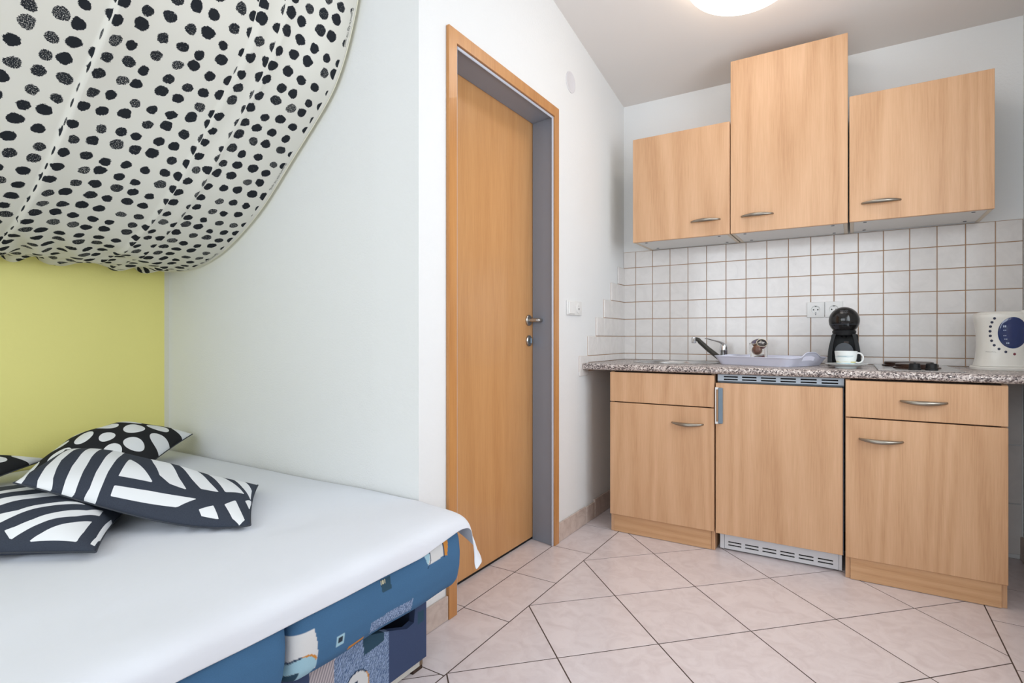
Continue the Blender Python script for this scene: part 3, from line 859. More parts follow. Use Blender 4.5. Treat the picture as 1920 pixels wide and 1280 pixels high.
gls = lathe('drinking_glass', [(0, 0), (0.036, 0), (0.038, 0.004), (0.0435, 0.100), (0.0425, 0.1012), (0.0410, 0.100), (0.0355, 0.010), (0.033, 0.007), (0, 0.007)], GLASS, None, T(gx, gy, gz), 40)
tag(gls, 'clear drinking glass on the tray holding coffee capsules', 'glass')
def capsule(M, body, lid, label, mark=False):
    loc = M.to_translation()
    c = thing('coffee_capsule', loc, label, 'coffee capsule', 'coffee capsules in the glass')
    lathe('cup', [(0, -0.030), (0.010, -0.0295), (0.017, -0.026), (0.021, -0.018), (0.0225, -0.006), (0.0232, 0.0), (0, 0.0)], body, c, M, 28)
    lathe('rim', [(0.0225, 0.0003), (0.0255, 0.0003), (0.0258, 0.0012), (0.0250, 0.0018), (0.0225, 0.0015), (0.0225, .0003)], FOILR, c, M, 28)
    lathe('lid', [(0, 0.0005), (0.0223, 0.0005), (0.0223, 0.0016), (0, 0.0021)], lid, c, M, 28)
    if mark:
        bm = bmesh.new()
        for a, b, c2, d in ((-0.012, 0.012, 0.004, 0.006), (-0.010, 0.010, -0.001, 0.001), (-0.012, 0.010, -0.006, -0.004), (-0.012, -0.010, -0.006, 0.006), (0.004, 0.006, -0.006, 0.006)):
            box_bm(bm, a, b, c2, d, 0.0022, 0.0026)
        bmesh.ops.transform(bm, matrix=M, verts=bm.verts)
        bmput('lid_print', bm, WHITEP, c)
capsule(T(gx-0.012, gy+0.004, gz+0.108) @ rotm(-18, 'Y') @ rotm(28, 'X'), BROWNC, FOILP, 'brown capsule with shiny purple lid, topmost in the glass')
capsule(T(gx+0.016, gy-0.008, gz+0.102) @ rotm(14, 'Y') @ rotm(48, 'X'), REDC, FOILD, 'dark capsule with white print on its lid, top right in the glass', True)
capsule(T(gx-0.006, gy-0.006, gz+0.068) @ rotm(20, 'Y') @ rotm(-100, 'X'), BROWNC, FOILD, 'brown capsule lying in the middle of the glass')
capsule(T(gx+0.004, gy+0.002, gz+0.040) @ rotm(-10, 'Y') @ rotm(10, 'X'), REDC, FOILD, 'red-brown capsule at the bottom of the glass')

# ------------------------------------------------------------------ coffee machine
cm = thing('coffee_machine', (1.165, -0.2, ZT), 'black capsule coffee machine with a round ball head', 'coffee machine')
cx, cy = 1.1635, -0.215
def arch(w0, w1, z0, z1, n=14):
    pts = [(cx-w0, z0)]
    for i in range(n+1):
        s = i/n; ww = w0+(w1-w0)*s**2.2
        pts.append((cx-ww, z0+(z1-z0)*s))
    pts += [(2*cx-p[0], p[1]) for p in pts[::-1]]
    return pts
prism('back_body', arch(0.066, 0.045, ZT+0.012, 0.995), 'y', -0.19, -0.10, BLACKM, cm)
# two curved front cheeks
for s in (-1, 1):
    out = []; inn = []
    for i in range(13):
        q = i/12; z = ZT+0.012+(0.992-ZT-0.012)*q
        w_ = 0.067+(0.046-0.067)*q**2.2
        out.append((cx+s*w_, z)); inn.append((cx+s*(w_-0.020+0.006*q), z))
    prism('side_cheek', out+inn[::-1], 'y', -0.262, -0.19, BLACKS, cm)
lathe('foot', [(0, 0.0005), (0.066, 0.0005), (0.069, 0.004), (0.068, 0.0115), (0, 0.0115)], BLACKM, cm, T(cx, -0.195, ZT), 40, sx=1.0, sy=1.35)
prof = []
for i in range(25):
    a = -math.pi/2+math.pi*i/24; prof.append((0.0635*math.cos(a) if 0 < i < 24 else 0, 0.0635*math.sin(a)))
hd_ = lathe('head', prof, BLACK, cm, T(cx, -0.225, 1.056), 48, angle=60)
lathe('collar', [(0.040, -0.072), (0.046, -0.068), (0.049, -0.052), (0.046, -0.046), (0.040, -0.046), (0.040, -0.072)], BLACKM, cm, T(cx, -0.222, 1.056), 40)
tube('seam_ring', [(cx+0.0637*math.cos(a)*0.955, -0.225-0.0637*math.sin(a)*0.955, 1.056-0.019) for a in np.linspace(0, 2*math.pi, 49)], 0.0007, GREYD, hd_, 6)
lathe('nozzle', [(0, -0.080), (0.010, -0.080), (0.013, -0.073), (0.020, -0.066), (0, -0.066)], BLACKM, cm, T(cx, -0.232, 1.056), 24)
box('recess_label', cx-0.002, cx+0.018, -0.1915, -0.1902, 0.930, 0.958, plain('label_brown', lin(70, 44, 30), 0.4), cm)
lathe('cup_rest', [(0, 0), (0.037, 0), (0.037, 0.006), (0.034, 0.008), (0, 0.008)], GREYP, cm, T(cx, -0.246, 0.914) @ rotm(90, 'X'), 40)
prism('rest_arm', [(cx-0.02, ZT+0.012), (cx+0.02, ZT+0.012), (cx+0.014, 0.90), (cx-0.014, 0.90)], 'y', -0.245, -0.191, BLACKM, cm)
tank = lathe('water_tank', [(0, 0.0), (0.048, 0.0), (0.048, 0.13), (0.044, 0.137), (0, 0.138)], BLACKM, cm, T(cx, -0.062, ZT+0.013), 36, sx=1.2, sy=0.72)
box('tank_side', cx+0.054, cx+0.0665, -0.23, -0.18, ZT+0.02, ZT+0.05, plain('tank_red_tint', lin(92, 34, 34), 0.3), cm, bevel=0.004, seg=2)
# emblem printed on the head: rounded frame, two capsules of lettering strokes
def on_head(px, pz):
    r = 0.0639; x = px; z = pz
    return Vector((cx+x, -0.225-math.sqrt(max(0, r*r-x*x-z*z)), 1.056+z))
def stroke(pts, wd=0.0006):
    return tube_vf([on_head(*p) for p in pts], wd, 6)
V = []; F = []
def addvf(vf):
    b = len(V); V.extend(vf[0]); F.extend([tuple(b+i for i in f) for f in vf[1]])
def rrect(a, b, cz, r=0.003):
    pts = []
    for (sx_, sz_, a0) in ((1, 1, 0), (-1, 1, 90), (-1, -1, 180), (1, -1, 270)):
        for q in range(5):
            th = math.radians(a0+q*22.5); pts.append((sx_*(a-r)+r*math.cos(th), cz+sz_*(b-r)+r*math.sin(th)))
    return pts+[pts[0]]
addvf(stroke(rrect(0.0150, 0.0068, 0.040)))
addvf(stroke([(-0.010, 0.044), (-0.010, 0.036)])); addvf(stroke([(-0.006, 0.044), (0.008, 0.044)])); addvf(stroke([(-0.006, 0.040), (0.006, 0.040)]))
addvf(stroke([(-0.006, 0.036), (0.008, 0.036)])); addvf(stroke([(0.010, 0.044), (0.010, 0.036)])); addvf(stroke([(-0.006, 0.044), (-0.006, 0.036)]))
put('emblem', V, F, LOGO, hd_)

# cup and saucer
sx_, sy_ = 1.173, -0.452
sau = lathe('saucer', [(0, 0.0008), (0.040, 0.0008), (0.042, 0.006), (0.060, 0.012), (0.081, 0.0195), (0.082, 0.021), (0.080, 0.0215), (0.058, 0.0145), (0.030, 0.009), (0, 0.0085)], SAUCER, None, T(sx_, sy_, ZT), 56)
tag(sau, 'pale china saucer under the cup in front of the coffee machine', 'saucer')
cup = thing('coffee_cup', (sx_, sy_, ZT+0.0095), 'white china cup with blue and yellow brush stripes on the saucer', 'cup')
lathe('bowl', [(0, 0.0), (0.026, 0.0), (0.031, 0.004), (0.036, 0.016), (0.040, 0.034), (0.043, 0.064), (0.0425, 0.0648), (0.0410, 0.064), (0.038, 0.035), (0.033, 0.015), (0.026, 0.006), (0, 0.005)], CUPM, cup, T(sx_, sy_, ZT+0.0095), 48)
hp = []
for i in range(15):
    a = math.radians(100-215*i/14)
    hp.append((sx_+0.0455+0.0175*math.cos(a)*1.0, sy_-0.002, ZT+0.0095+0.036+0.021*math.sin(a)-0.0*i))
hp = [(sx_+0.0405, sy_-0.002, ZT+0.0095+0.054)]+hp+[(sx_+0.034, sy_-0.002, ZT+0.0095+0.016)]
tube('handle', hp, 0.0034, WHITEP, cup, 10, 1.0, Vector((0, 1, 0)))

# ------------------------------------------------------------------ kettle
kt = thing('electric_kettle', (1.728, -0.26, ZT), 'cream electric kettle with a round blue water window and row of dots', 'kettle')
KX, KY = 1.7235, -0.235
def kloop(z, a, b, n=48, e=2.6):
    out = []
    for i in range(n):
        t_ = 2*math.pi*i/n; c, s = math.cos(t_), math.sin(t_)
        out.append(Vector((KX+a*abs(c)**(2/e)*(1 if c >= 0 else -1), KY+b*abs(s)**(2/e)*(1 if s >= 0 else -1), z)))
    return out
def kettle_ab(z):
    q = (z-ZT)/0.24
    a = np.interp(q, [0, .06, .2, .40, .55, .75, .9, .96, 1.0], [.101, .094, .086, .0825, .0825, .087, .094, .093, .075])
    return a, a*0.82
def loft(name, loops, mat, parent, capb=True, capt=True):
    n = len(loops[0]); V = [p for l in loops for p in l]; F = []
    for k in range(len(loops)-1):
        for i in range(n): F.append((k*n+i, k*n+(i+1) % n, (k+1)*n+(i+1) % n, (k+1)*n+i))
    if capb: F.append(tuple(range(n))[::-1])
    if capt: F.append(tuple((len(loops)-1)*n+i for i in range(n)))
    return put(name, V, F, mat, parent, angle=40)
loft('power_base', [kloop(ZT+.0005, .103, .088), kloop(ZT+0.010, .104, .089), kloop(ZT+0.0145, .099, .084)], CREAM, kt)
loft('body', [kloop(z, *kettle_ab(z)) for z in np.linspace(ZT+0.0155, ZT+0.228, 24)], CREAM, kt)
loft('lid', [kloop(ZT+0.2285, .091, .074), kloop(ZT+0.234, .087, .070), kloop(ZT+0.239, .068, .055), kloop(ZT+0.241, .03, .024)], CREAM, kt)
tube('lid_catch', [(KX+0.055, KY-0.045, ZT+0.236), (KX+0.07, KY-0.03, ZT+0.240), (KX+0.082, KY, ZT+0.236)], [0.010, 0.012, 0.010], CREAM, kt, 12, 0.6)
def kfront(x, z, off=0.0):
    a, b = kettle_ab(z)
    xx = max(-.999, min(.999, (x-KX)/a))
    return Vector((x, KY-b*(1-abs(xx)**2.6)**(1/2.6)-off, z))
def kdisc(name, xc, zc_, rx, rz, mat, off, n=40, rings=6, parent=None):
    V = [kfront(xc, zc_, off+0.002*(rx > .02))]; F = []
    for r in range(1, rings+1):
        for i in range(n):
            a = 2*math.pi*i/n; q = r/rings
            V.append(kfront(xc+rx*q*math.cos(a), zc_+rz*q*math.sin(a), off*(1 if r < rings else .15)+0.002*(rx > .02)*(1-q*q)))
    for i in range(n):
        F.append((0, 1+i, 1+(i+1) % n))
        for r in range(rings-1):
            F.append((1+r*n+i, 1+(r+1)*n+i, 1+(r+1)*n+(i+1) % n, 1+r*n+(i+1) % n))
    return put(name, V, F, mat, parent or kt, smooth=True)
wz, wx = ZT+0.152, 1.745
win = kdisc('water_window', wx, wz, 0.0465, 0.063, KBLUE, 0.002, 56, 10)
dots = [(1864.4, 596.7), (1860, 604), (1857.6, 612), (1857, 620.7), (1857.6, 629.5), (1860, 638.6), (1864.7, 647), (1873.4, 654), (1886, 659.5), (1902.6, 663.6)]
Fv = (-math.sin(YAW), math.cos(YAW)); Rv = (math.cos(YAW), math.sin(YAW))
def at_y(u, v, y):
    k = (u-960)/1032.0
    dx = Fv[0]+Rv[0]*k; dy = Fv[1]+Rv[1]*k; tt = (y-CAMLOC[1])/dy
    return CAMLOC[0]+dx*tt, CAMLOC[2]+(633-v)/1032.0*tt
for i, (u, v) in enumerate(dots):
    x, z = at_y(u, v, KY-0.07)
    kdisc('dot_red' if i == 9 else 'dot', x, z, 0.0047, 0.0052, KRED if i == 9 else KDOT, 0.0008, 16, 2)
V = []; F = []
for k, (dx, ln, wd) in enumerate(((-0.031, 0.006, 0.008), (-0.0305, 0.008, 0.0025), (-0.030, 0.007, 0.0025), (-0.027, 0.007, 0.003), (-0.021, 0.006, 0.005))):
    zz = wz+0.022-[0, 0.013, 0.035, 0.049, 0.066][k]
    for s in range(2):
        a = wx+dx+s*0.0055
        b0 = len(V)
        V += [kfront(a, zz, .0055), kfront(a+0.0035, zz, .0055), kfront(a+0.0035, zz+wd, .0055), kfront(a, zz+wd, .0055)]
        F.append((b0, b0+1, b0+2, b0+3))
put('scale_marks', V, F, KMARK, win)
V = []; F = []
sc = [(0, 0), (.003, .003), (.005, 0), (.008, .003), (.010, 0), (.013, .002), (.016, .0), (.019, .003), (.023, .001), (.027, .002), (.031, .0)]
x0_, z0_ = at_y(1849, 660, KY-0.07)
addvf(tube_vf([kfront(x0_+a, z0_+b, .0006) for a, b in sc], 0.0005, 5))
put('script_print', V, F, KTEXT, kt)
# handle on the far side
tube('handle', [(KX+0.03, KY+0.066, ZT+0.215), (KX+0.045, KY+0.10, ZT+0.212), (KX+0.05, KY+0.118, ZT+0.17), (KX+0.048, KY+0.118, ZT+0.10), (KX+0.04, KY+0.095, ZT+0.055), (KX+0.03, KY+0.064, ZT+0.05)], [0.014, 0.014, 0.013, 0.013, 0.013, 0.013], CREAM, kt, 14)

# ------------------------------------------------------------------ sofa bed
def sd_poly(px, py, poly):
    """positive inside"""
    d = np.full(px.shape, 1e9); ins = np.zeros(px.shape, bool)
    n = len(poly)
    for i in range(n):
        ax, ay = poly[i]; bx, by = poly[(i+1) % n]
        ex, ey = bx-ax, by-ay
        t_ = np.clip(((px-ax)*ex+(py-ay)*ey)/(ex*ex+ey*ey+1e-12), 0, 1)
        d = np.minimum(d, np.hypot(px-ax-t_*ex, py-ay-t_*ey))
        c1 = (ay > py) != (by > py)
        with np.errstate(divide='ignore', invalid='ignore'):
            xi = ax+(py-ay)/(by-ay+1e-15)*(bx-ax)
        ins ^= c1 & (px < xi)
    return np.where(ins, d, -d)
rs = np.random.RandomState(3)
def C3(*c): return np.array(lin(*c)[:3])
BLUE = C3(78, 120, 160)
def sofa_color(y, z, layers, base):
    col = np.repeat(base[None, :], len(y), 0)
    for kind, shape, c in layers:
        if kind == 'poly': m = sd_poly(y, z, shape) > 0
        elif kind == 'disc': m = ((y-shape[0])/shape[2])**2+((z-shape[1])/shape[3])**2 < 1
        elif kind == 'ring':
            d = np.sqrt(((y-shape[0])/shape[2])**2+((z-shape[1])/shape[3])**2)
            an = np.degrees(np.arctan2((z-shape[1])/shape[3], (y-shape[0])/shape[2]))
            m = (np.abs(d-1) < shape[4]) & (an > shape[5]) & (an < shape[6])
        elif kind == 'denim':
            m = sd_poly(y, z, shape) > 0
            nz_ = 0.5+0.5*np.sin(y*900+np.sin(z*260)*2)*np.sin(z*700+y*310)
            nz_ = np.clip(nz_+rs.uniform(-.4, .4, len(y)), 0, 1)[:, None]
            cc = C3(70, 96, 140)[None]*(1-nz_)+C3(176, 196, 222)[None]*nz_
            col[m] = cc[m]; continue
        elif kind == 'stripe':
            m = sd_poly(y, z, shape) > 0
            nz_ = (0.5+0.5*np.sin(y*1400+z*300))[:, None]
            cc = C3(150, 140, 150)[None]*(1-nz_)+C3(216, 208, 208)[None]*nz_
            col[m] = cc[m]; continue
        elif kind == 'comb':
            y0_, y1_, z0_, z1_ = shape
            m = (y > y0_) & (y < y1_) & (z > z0_) & (z < z1_) & (np.sin(y*2*np.pi/0.0065) > 0)
        col[m] = C3(*c)
    return col
WH = (222, 222, 222); LB = (176, 208, 220); DT = (58, 88, 108); OR = (212, 150, 70); DKB = (42, 66, 96)
mat_layers = [
    ('poly', [(-2.513, .350), (-2.462, .352), (-2.452, .314), (-2.450, .258), (-2.486, .245), (-2.513, .255)], WH),
    ('disc', (-2.486, .270, .036, .030), LB), ('poly', [(-2.513, .262), (-2.492, .268), (-2.490, .24), (-2.513, .24)], DT),
    ('ring', (-2.486, .270, .036, .030, .07, 20, 95), OR), ('ring', (-2.486, .270, .036, .030, .06, 95, 180), DKB),
    ('poly', [(-2.403, .307), (-2.379, .306), (-2.379, .281), (-2.403, .282)], LB), ('poly', [(-2.397, .300), (-2.386, .300), (-2.386, .288), (-2.397, .288)], (52, 62, 76)),
    ('poly', [(-2.264, .380), (-2.228, .380), (-2.227, .346), (-2.257, .346)], DT), ('comb', (-2.266, -2.246, .366, .376), (226, 220, 190)),
    ('poly', [(-2.104, .390), (-2.021, .400), (-2.018, .358), (-2.087, .356)], WH), ('poly', [(-2.106, .390), (-2.080, .392), (-2.082, .372), (-2.092, .356)], LB),
    ('ring', (-2.11, .375, .032, .030, .05, -60, 40), DKB),
    ('poly', [(-2.015, .395), (-2.001, .402), (-1.993, .394), (-2.003, .354), (-2.015, .357)], OR), ('poly', [(-2.019, .398), (-2.015, .398), (-2.015, .355), (-2.019, .355)], DKB),
    ('denim', [(-2.291, .286), (-2.149, .290), (-2.147, .256), (-2.292, .258)], None),
    ('poly', [(-2.36, .262), (-2.31, .262), (-2.31, .254), (-2.36, .25)], OR),
    ('poly', [(-2.9, .38), (-2.80, .38), (-2.80, .30), (-2.9, .29)], WH), ('disc', (-2.84, .30, .04, .03), LB), ('poly', [(-3.1, .36), (-3.0, .36), (-3.0, .33), (-3.1, .33)], DT)]
bed = thing('sofa_bed', (-0.6, -2.6, 0), 'blue patterned sofa bed unfolded under the canopy', 'bed')
def color_attr(me, col):
    at_ = me.color_attributes.new('print', 'FLOAT_COLOR', 'POINT')
    at_.data.foreach_set('color', np.concatenate([col, np.ones((len(col), 1))], 1).astype(np.float32).ravel())
def mattress(y0, y1):
    # profile from back top, over the front edge, to back bottom
    key = [(-1.53, .443), (.10, .443), (.15, .441), (.185, .430), (.205, .408), (.214, .38), (.218, .34), (.216, .30), (.208, .262), (.192, .242), (.16, .235), (.10, .233), (-1.53, .233)]
    pts = []
    for (a, b) in zip(key[:-1], key[1:]):
        d = math.hypot(b[0]-a[0], b[1]-a[1]); n = max(1, int(d/0.0025)) if d < 0.3 else 1
        for i in range(n): pts.append((a[0]+(b[0]-a[0])*i/n, a[1]+(b[1]-a[1])*i/n))
    pts.append(key[-1])
    pts = np.array(pts)
    # soften the profile
    for _ in range(12):
        q = pts.copy(); q[2:-2] = .5*pts[2:-2]+.25*(pts[1:-3]+pts[3:-1]); pts = q
    ysn = np.linspace(y0, y1, max(2, int(abs(y1-y0)/0.0025)))
    m, n = len(ysn), len(pts)
    dist = np.minimum(ysn-y0, y1-ysn)
    r = 0.035
    e = 1-np.sqrt(np.clip(1-(1-np.clip(dist/r, 0, 1))**2, 0, 1))
    X = pts[None, :, 0]-np.where(pts[None, :, 0] > 0, 0.030*e[:, None], 0)
    zm = .338
    Z = zm+(pts[None, :, 1]-zm)*(1-0.10*e[:, None])
    # slight sagging waves of the cover
    X = X+0.003*np.sin(ysn*23)[:, None]*(pts[None, :, 0] > .17)
    Y = np.repeat(ysn[:, None], n, 1)
    V = np.stack([X, Y, Z], 2).reshape(-1, 3)
    F = []
    for i in range(m-1):
        for k in range(n-1): F.append((i*n+k, i*n+k+1, (i+1)*n+k+1, (i+1)*n+k))
        F.append((i*n+n-1, i*n, (i+1)*n, (i+1)*n+n-1))
    F.append(tuple(range(n))[::-1]); F.append(tuple((m-1)*n+k for k in range(n)))
    col = sofa_color(V[:, 1], V[:, 2], mat_layers, BLUE)
    back = V[:, 0] < 0.1
    col[back] = BLUE
    o = put('mattress_section', V, F, SOFA, bed, smooth=True)
    color_attr(o.data, col)
mattress(-2.512, -1.925)
mattress(-3.45, -2.516)
box_layers = [
    ('denim', [(-2.327, .24), (-2.143, .24), (-2.144, .03), (-2.335, .03)], None),
    ('stripe', [(-2.40, .24), (-2.327, .24), (-2.335, .03), (-2.41, .03)], None),
    ('poly', [(-2.237, .20), (-2.161, .20), (-2.161, .159), (-2.235, .153)], DT),
    ('disc', (-2.258, .085, .040, .040), WH), ('ring', (-2.258, .085, .040, .040, .05, -20, 40), OR), ('ring', (-2.258, .085, .040, .040, .05, 40, 180), DKB),
    ('poly', [(-2.266, .10), (-2.255, .10), (-2.255, .092), (-2.266, .085)], DKB),
    ('poly', [(-2.028, .178), (-2.0, .176), (-2.001, .143), (-2.028, .144)], DT)]
def bed_side():
    ysn = np.arange(-3.40, -1.9879, 0.003); zs_n = 66
    def top(y):
        return np.interp(y, [-3.4, -2.23, -2.209, -2.133, -2.073, -2.044, -2.034, -1.98], [.229, .229, .196, .172, .150, .155, .229, .229])
    V = []; F = []
    for y in ysn:
        tz = top(y)
        for k in range(zs_n): V.append((0.125, y, 0.032+(tz-0.032)*k/(zs_n-1)))
    N = len(V)
    V = np.array(V); V2 = V.copy(); V2[:, 0] = 0.105
    V = np.concatenate([V, V2])
    m = len(ysn)
    for i in range(m-1):
        for k in range(zs_n-1):
            a = i*zs_n+k; F.append((a, a+1, a+zs_n+1, a+zs_n)); F.append((N+a, N+a+zs_n, N+a+zs_n+1, N+a+1))
        a = i*zs_n; F.append((a, a+zs_n, N+a+zs_n, N+a)); b = a+zs_n-1; F.append((b, N+b, N+b+zs_n, b+zs_n))
    for i in (0, m-1):
        for k in range(zs_n-1):
            a = i*zs_n+k; F.append((a, N+a, N+a+1, a+1))
    col = sofa_color(V[:, 1], V[:, 2], box_layers, C3(72, 86, 120))
    o = put('base_panel', V, F, SOFA, bed, smooth=False, fix=True)
    color_attr(o.data, col)
bed_side()
box('base_end', -1.50, 0.104, -2.004, -1.990, 0.032, 0.229, plain('base_cloth', lin(72, 86, 120), 0.9), bed)
box('base_floor', -1.50, 0.10, -3.40, -2.006, 0.04, 0.05, DARKGAP, bed)
box('base_rail', -1.50, 0.118, -3.39, -1.998, 0.012, 0.031, plain('base_rail_grey', lin(200, 198, 190), 0.7), bed)
for x_, y_ in ((0.09, -2.02), (0.09, -3.36), (-1.46, -2.02), (-1.46, -3.36)):
    box('foot', x_-.03, x_+.028, y_-.02, y_+.02, 0.0005, 0.0118, DARKGAP, bed)
box('base_label', 0.1182, 0.1192, -2.012, -2.000, 0.013, 0.030, plain('tag_brown', lin(120, 100, 80), 0.8), bed)
tube('inner_rail', [(0.095, -2.03, 0.176), (0.06, -2.19, 0.168)], 0.004, plain('inner_wood', lin(70, 56, 44), 0.7), bed, 8)

# ------------------------------------------------------------------ bed sheet
def sheet():
    # cloth grid: i across (x, then over the front edge), j along y (then over the far edge)
    xs = list(np.linspace(XY+0.006, 0.10, 60))+[.13, .155, .175, .19, .202, .211, .218, .2225, .2245, .2255, .2260, .2262]
    zx = [.4515]*60+[.4513, .4505, .449, .4465, .443, .438, .432, .425, .418, .409, .398, .386]
    ysn = list(np.linspace(-3.44, -2.00, 70))+[-1.97, -1.95, -1.935, -1.922, -1.912, -1.904, -1.898, -1.894, -1.892]
    zy = [0]*70+[0, -.001, -.002, -.004, -.007, -.012, -.020, -.032, -.046]
    hang = [(.004, -.065), (.008, -.080), (.012, -.095), (.016, -.108), (.020, -.120), (.024, -.130)]
    V = []; 
    nx = len(xs); 
    rows_y = len(ysn)+len(hang)
    for j in range(rows_y):
        for i in range(nx):
            x, z = xs[i], zx[i]
            if j < len(ysn):
                y = ysn[j]; dz = zy[j]
                wrn = 0.0022*math.sin(3.1*x+5.0*y+1.2*math.sin(4*y))+0.0016*math.sin(9*x-6.0*y+2*math.sin(3*x))
                front = max(0, (x-0.10)/0.12)
                wave = 0.004*math.sin(11*y+1.0)*front+0.003*math.sin(27*y)*front
                if x < 0.0: dzz = min(0.0, dz)*0.2; y = min(y, YA-0.006-(0.004 if j > 70 else 0))
                else: dzz = dz*min(1, x/0.12)
                V.append((x+(wave*.6 if i >= 60 else 0), y, z+wrn*(1-front*.5)+dzz+wave*.5+0.003+(0.026*min(1, max(0, (y+2.12)/.17)) if i >= 69 else 0)*(i-68)/3))
            else:
                hy, hz_ = hang[j-len(ysn)]
                q = (j-len(ysn)+1)/len(hang)
                s = max(0.0, (x-0.02)/0.205)             # 0 near wall corner, 1 at the free corner
                if x < 0.02:
                    V.append((x, min(ysn[-1], YA-0.006), z+zy[-1]*.2*(x < 0)+zy[-1]*(x >= 0)*x/.02-0.0008*q))
                else:
                    depth = -.046+(hz_+.046)*s**1.5
                    fx_ = 0.032*q*s**3+0.010*math.sin(q*3+x*40)*q*s
                    V.append((x+fx_, ysn[-1]+hy*(0.3+s)-0.055*q*max(0, (i-64)/7)**1.5, z+depth+0.003+0.03*q*max(0, (i-67)/4)))
    F = []
    for j in range(rows_y-1):
        for i in range(nx-1):
            a = j*nx+i; F.append((a, a+1, a+nx+1, a+nx))
    o = put('bed_sheet', V, F, SHEET, None, smooth=True, fix=True)
    md = o.modifiers.new('thick', 'SOLIDIFY'); md.thickness = 0.0015; md.offset = 0
    md = o.modifiers.new('sub', 'SUBSURF'); md.levels = 1; md.render_levels = 1
    tag(o, 'plain white cotton sheet spread over the sofa bed', 'sheet')
sheet()

# ------------------------------------------------------------------ cushions
def cushion_surface(cor, t_top, t_bot, U, Vv, side, pinch=0.07, puff=0.5, bend=0.0):
    FL, FR, BL, BR = [np.array(c, float) for c in cor]
    u = U*(1-pinch*(1-Vv**2)); v = Vv*(1-pinch*(1-U**2))
    a = (1+u)/2; b = (1+v)/2
    M = (FL[None]*((1-a)*(1-b))[:, None]+FR[None]*(a*(1-b))[:, None]+BL[None]*((1-a)*b)[:, None]+BR[None]*(a*b)[:, None])
    N = np.cross(FR-FL+BR-BL, BL-FL+BR-FR); N /= np.linalg.norm(N)
    if N[2] < 0: N = -N
    bul = np.clip((1-U**2)*(1-Vv**2), 0, 1)**puff
    wr = 1+0.05*np.sin(6*U+2*Vv)*np.sin(5*Vv-U)
    off = (t_top if side > 0 else -t_bot)*bul*wr
    S_ = M+N[None]*off[:, None]
    S_[:, 2] -= bend*(1-U**2)*(.7+.5*U)
    return S_
LOWER = []           # top surfaces of cushions already laid down
def rest_on(Vx, gap=0.003):
    lo = np.full(len(Vx), 0.4575)
    for Tp in LOWER:
        for k in range(0, len(Vx), 2000):
            d2 = (Vx[k:k+2000, None, 0]-Tp[None, :, 0])**2+(Vx[k:k+2000, None, 1]-Tp[None, :, 1])**2
            i = d2.argmin(1); near = d2[np.arange(len(i)), i] < 0.012**2
            lo[k:k+2000] = np.maximum(lo[k:k+2000], np.where(near, Tp[i, 2]+gap, 0))
    return lo
def cushion(cor, t_top, t_bot, sdf, mat, label, n=110, pinch=0.07, puff=0.5, bend=0.0):
    g_ = np.sin(np.linspace(-math.pi/2, math.pi/2, n))*0.55+np.linspace(-1, 1, n)*0.45
    U, W_ = np.meshgrid(g_, g_, indexing='ij'); U = U.ravel(); W_ = W_.ravel()
    top = cushion_surface(cor, t_top, t_bot, U, W_, 1, pinch, puff, bend)
    bot = cushion_surface(cor, t_top, t_bot, U, W_, -1, pinch, puff, bend)
    lo = rest_on(bot); bot[:, 2] = np.maximum(bot[:, 2], lo); top[:, 2] = np.maximum(top[:, 2], bot[:, 2]+0.02*np.clip((1-U**2)*(1-W_**2), 0, 1)**puff)
    LOWER.append(top.reshape(n, n, 3)[::2, ::2].reshape(-1, 3))
    edge_ = (np.abs(U) > .9999) | (np.abs(W_) > .9999)
    idb = np.zeros(n*n, int); keep = np.where(~edge_)[0]
    idb[edge_] = np.where(edge_)[0]; idb[keep] = n*n+np.arange(len(keep))
    V = np.concatenate([top, bot[keep]])
    F = []
    for i in range(n-1):
        for j in range(n-1):
            a, b, c, d = i*n+j, (i+1)*n+j, (i+1)*n+j+1, i*n+j+1
            F.append((a, b, c, d)); F.append((idb[a], idb[d], idb[c], idb[b]))
    o_loc = V.mean(0); o_loc[2] = V[:, 2].min()
    th = thing('throw_cushion', tuple(o_loc), label, 'cushion', 'black and white cushions on the bed')
    co = put('cover', V, F, mat, th, smooth=True, fix=True)
    s = np.concatenate([sdf(U, W_), sdf(-U[keep], W_[keep])])
    at_ = co.data.attributes.new('sdf', 'FLOAT', 'POINT'); at_.data.foreach_set('value', s.astype(np.float32))
    # piped seam along the edge of the cover
    G = top.reshape(n, n, 3)
    pth = np.concatenate([G[:, 0], G[-1, 1:], G[::-1, -1][1:], G[0, ::-1][1:]])[::2]
    tube('seam', [Vector(p) for p in pth], 0.0022, plain('seam_'+str(len(MATS)), lin(56, 60, 68), 0.9), th, 6)
    return th
def poly_sdf(polys):
    def f(U, W_):
        s = np.full(U.shape, -1e9)
        for p in polys: s = np.maximum(s, sd_poly(U, W_, p))
        return s
    return f
def dot_sdf(w_, seed, r=0.040, sp=0.110):
    R_ = np.random.RandomState(seed); pts = []
    for i in range(-5, 6):
        for j in range(-5, 6):
            pts.append(((i+.5*(j % 2))*sp+R_.uniform(-.012, .012), j*sp*.87+R_.uniform(-.012, .012), r*R_.uniform(.8, 1.1), R_.uniform(.85, 1.15)))
    def f(U, W_):
        x, y = U*w_/2, W_*w_/2; s = np.full(U.shape, -1e9)
        for a, b, rr, e in pts: s = np.maximum(s, rr-np.hypot((x-a)*e, (y-b)/e))
        return s
    return f
C1 = [(-1.27, -2.52, .475), (-1.00, -2.27, .475), (-1.505, -2.25, .515), (-1.29, -1.915, .548)]
C2 = [(-0.62, -2.719, 0.605), (-0.18, -2.353, 0.47), (-0.92, -2.504, 0.62), (-0.5, -2.12, 0.48)]
C3_ = [(-.695, -2.974, .480), (-.305, -2.661, .474), (-1.037, -2.730, .485), (-.647, -2.417, .480)]
